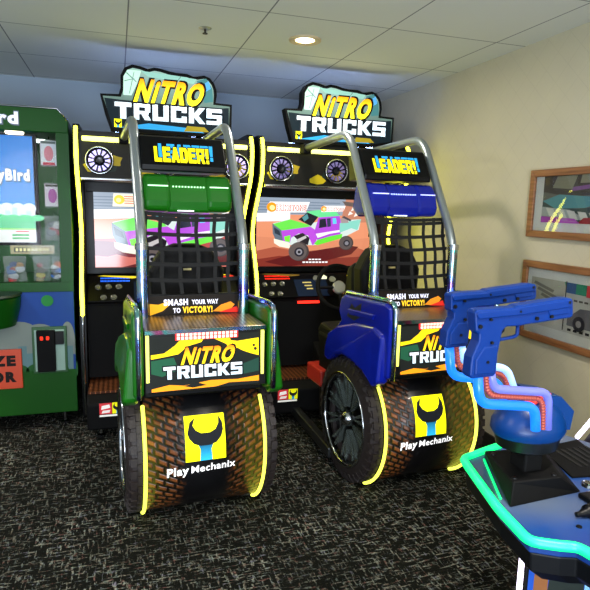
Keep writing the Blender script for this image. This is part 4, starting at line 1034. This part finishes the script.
    yn, yfr = 1.03, 1.17
    def P_(px, py, Y):   # lays an outline out in the upright plane Y metres in front of the viewer
        v = Fv*FPX+Rv*(px-295)+Uv*(295-py); t_ = Y/v.y; return (v.x*t_, 1.5+v.z*t_)
    near = [P_(a, b_, yn) for a, b_ in ((477.5, 370), (479, 403.5), (535, 406.5), (535.5, 430))]
    holder(yn, near, [(1, 0), (1, 1), (1, 1), (1, 0)], mat('lilac_tube', '#5a60b8', .3, emit=(.22, .24, .85, 1), es=.4))
    far = [P_(a, b_, yfr) for a, b_ in ((449, 343), (451, 376), (497, 381), (505, 400))]
    holder(yfr, far, [(1, 0), (1, 1), (.8, 1), (1, .3)], mat('ice_blue_tube', '#a0c8ff', .3, emit=(.25, .5, 1, 1), es=1.0))
    def pistol(y, px, th):
        A = lambda a: [P_(u, v, y) for u, v in px(a)]
        def part(pts, h, m_, nm, pa=None, bev=.003):
            b_ = NB(); prism(b_, A(pts), 'y', y-h, y+h); return O(nm, b_, m_, pa, bevel=bev, segs=2)
        # outline as seen from the side, starting at the rear of the slide
        g = part([(470.7, 312), (473, 309), (484, 308), (511, 306.5), (514, 304.5), (560, 297.5), (566.5, 297.5), (568, 299), (568.3, 314), (566.5, 316.5), (521, 323.5), (517, 324.5), (502, 325.5), (498, 330), (497, 336), (493.5, 352), (492, 371), (489.5, 374.5), (468, 377), (465.5, 374), (467.5, 356), (474.5, 340), (475, 333), (471.5, 330)], th, Mblue, 'pistol', None, .005)
        part([(471.5, 313), (473, 310.5), (511, 307.5), (514, 305.5), (560, 298.7), (565.5, 298.8), (566.5, 306), (519, 313.5), (474, 318)], th+.0035, Mblue, 'slide', g)
        part([(479, 345), (493, 343), (490.5, 368), (488.5, 371.5), (470, 373.5), (470.5, 358)], th+.003, Mblue, 'grip_panel', g, .004)
        part([(542, 308), (563, 305), (564, 312), (545, 315)], th+.002, Mblue, 'dust_cover', g, .002)
        b_ = NB(); tube(b_, rounded([Vector((q[0], y, q[1])) for q in A([(518, 323), (517, 335), (513, 337), (500, 339.5), (496, 338.5)])], .006, 4), .0042, 8); O('trigger_guard', b_, Mblue, g, smooth=True)
        part([(500, 325), (504, 325), (503.5, 331), (499.5, 335), (501, 330)], .004, M_black, 'trigger', g, .001)
        for u, v, r_ in ((475.5, 325, .0045), (486, 318, .0035), (531.5, 317, .0042), (546, 315, .0042), (487, 341, .0036), (482.5, 360, .0036), (515, 310, .0028), (563.5, 301, .0036)):
            q = A([(u, v)])[0]; b_ = NB(); lathe(b_, [(0, 0), (r_, 0), (r_, -th-.0045), (0, -th-.0045)], TM((q[0], y, q[1]), 'y'), 12); O('screw', b_, M_black, g)
        q = A([(568, 303)])[0]; b_ = NB(); tube(b_, [Vector((q[0]-.01, y, q[1])), Vector((q[0]+.0025, y, q[1]))], .0065, 12); O('muzzle', b_, M_black, g)
        return g
    pistol(yn, lambda a: a, .016)
    # the second pistol is the same, further off
    pistol(yfr, lambda a: [(442.7+(u-465.5)*.872+(312-v)*.02, 295+(v-312)*.80) for u, v in a], .016)
    # fittings on the console top
    bm = NB(); prism(bm, [(1.20, 1.30), (1.36, 1.32), (1.30, 1.10), (1.15, 1.12)], 'z', Z, Z+.006); gr = O('speaker_grille', bm, M_matte, bevel=.002)
    bm = NB()
    for k in range(6):
        x = 1.215+.022*k; prism(bm, [(x, 1.16), (x+.010, 1.16), (x+.02, 1.27), (x+.010, 1.27)], 'z', Z+.006, Z+.0075)
    O('grille_slot', bm, mat('slot_black', '#000000', .9), gr)
    for x, y, rr in ((1.165, 1.075, .022),):
        bm = NB(); lathe(bm, [(0, .008), (rr*.55, .009), (rr*.6, .004), (rr*.9, .006), (rr, 0)], TM((x, y, Z)), 28); O('button', bm, M_chrome, smooth=True, auto=35)
    bm = NB(); box(bm, 1.085, 1.20, .995, 1.035, Z, Z+.014); O('card_reader', bm, M_plast, bevel=.005)
    bm = NB(); tube(bm, smooth_path([(1.005, .955, Z+.010), (1.03, .955, Z+.012), (1.055, .958, Z+.014), (1.09, .965, Z+.010), (1.16, .975, Z+.008)], 4), [.006]*3+[.010]*2+[.016]*7+[.008]*5, 12); O('lever', bm, M_plast, smooth=True)
    for x, y in ((.985, .925), (1.30, 1.36), (1.02, 1.31)):
        bm = NB(); lathe(bm, [(0, .004), (.006, .003), (.007, 0)], TM((x, y, Z)), 12); O('bolt', bm, M_black)
shooting_machine()
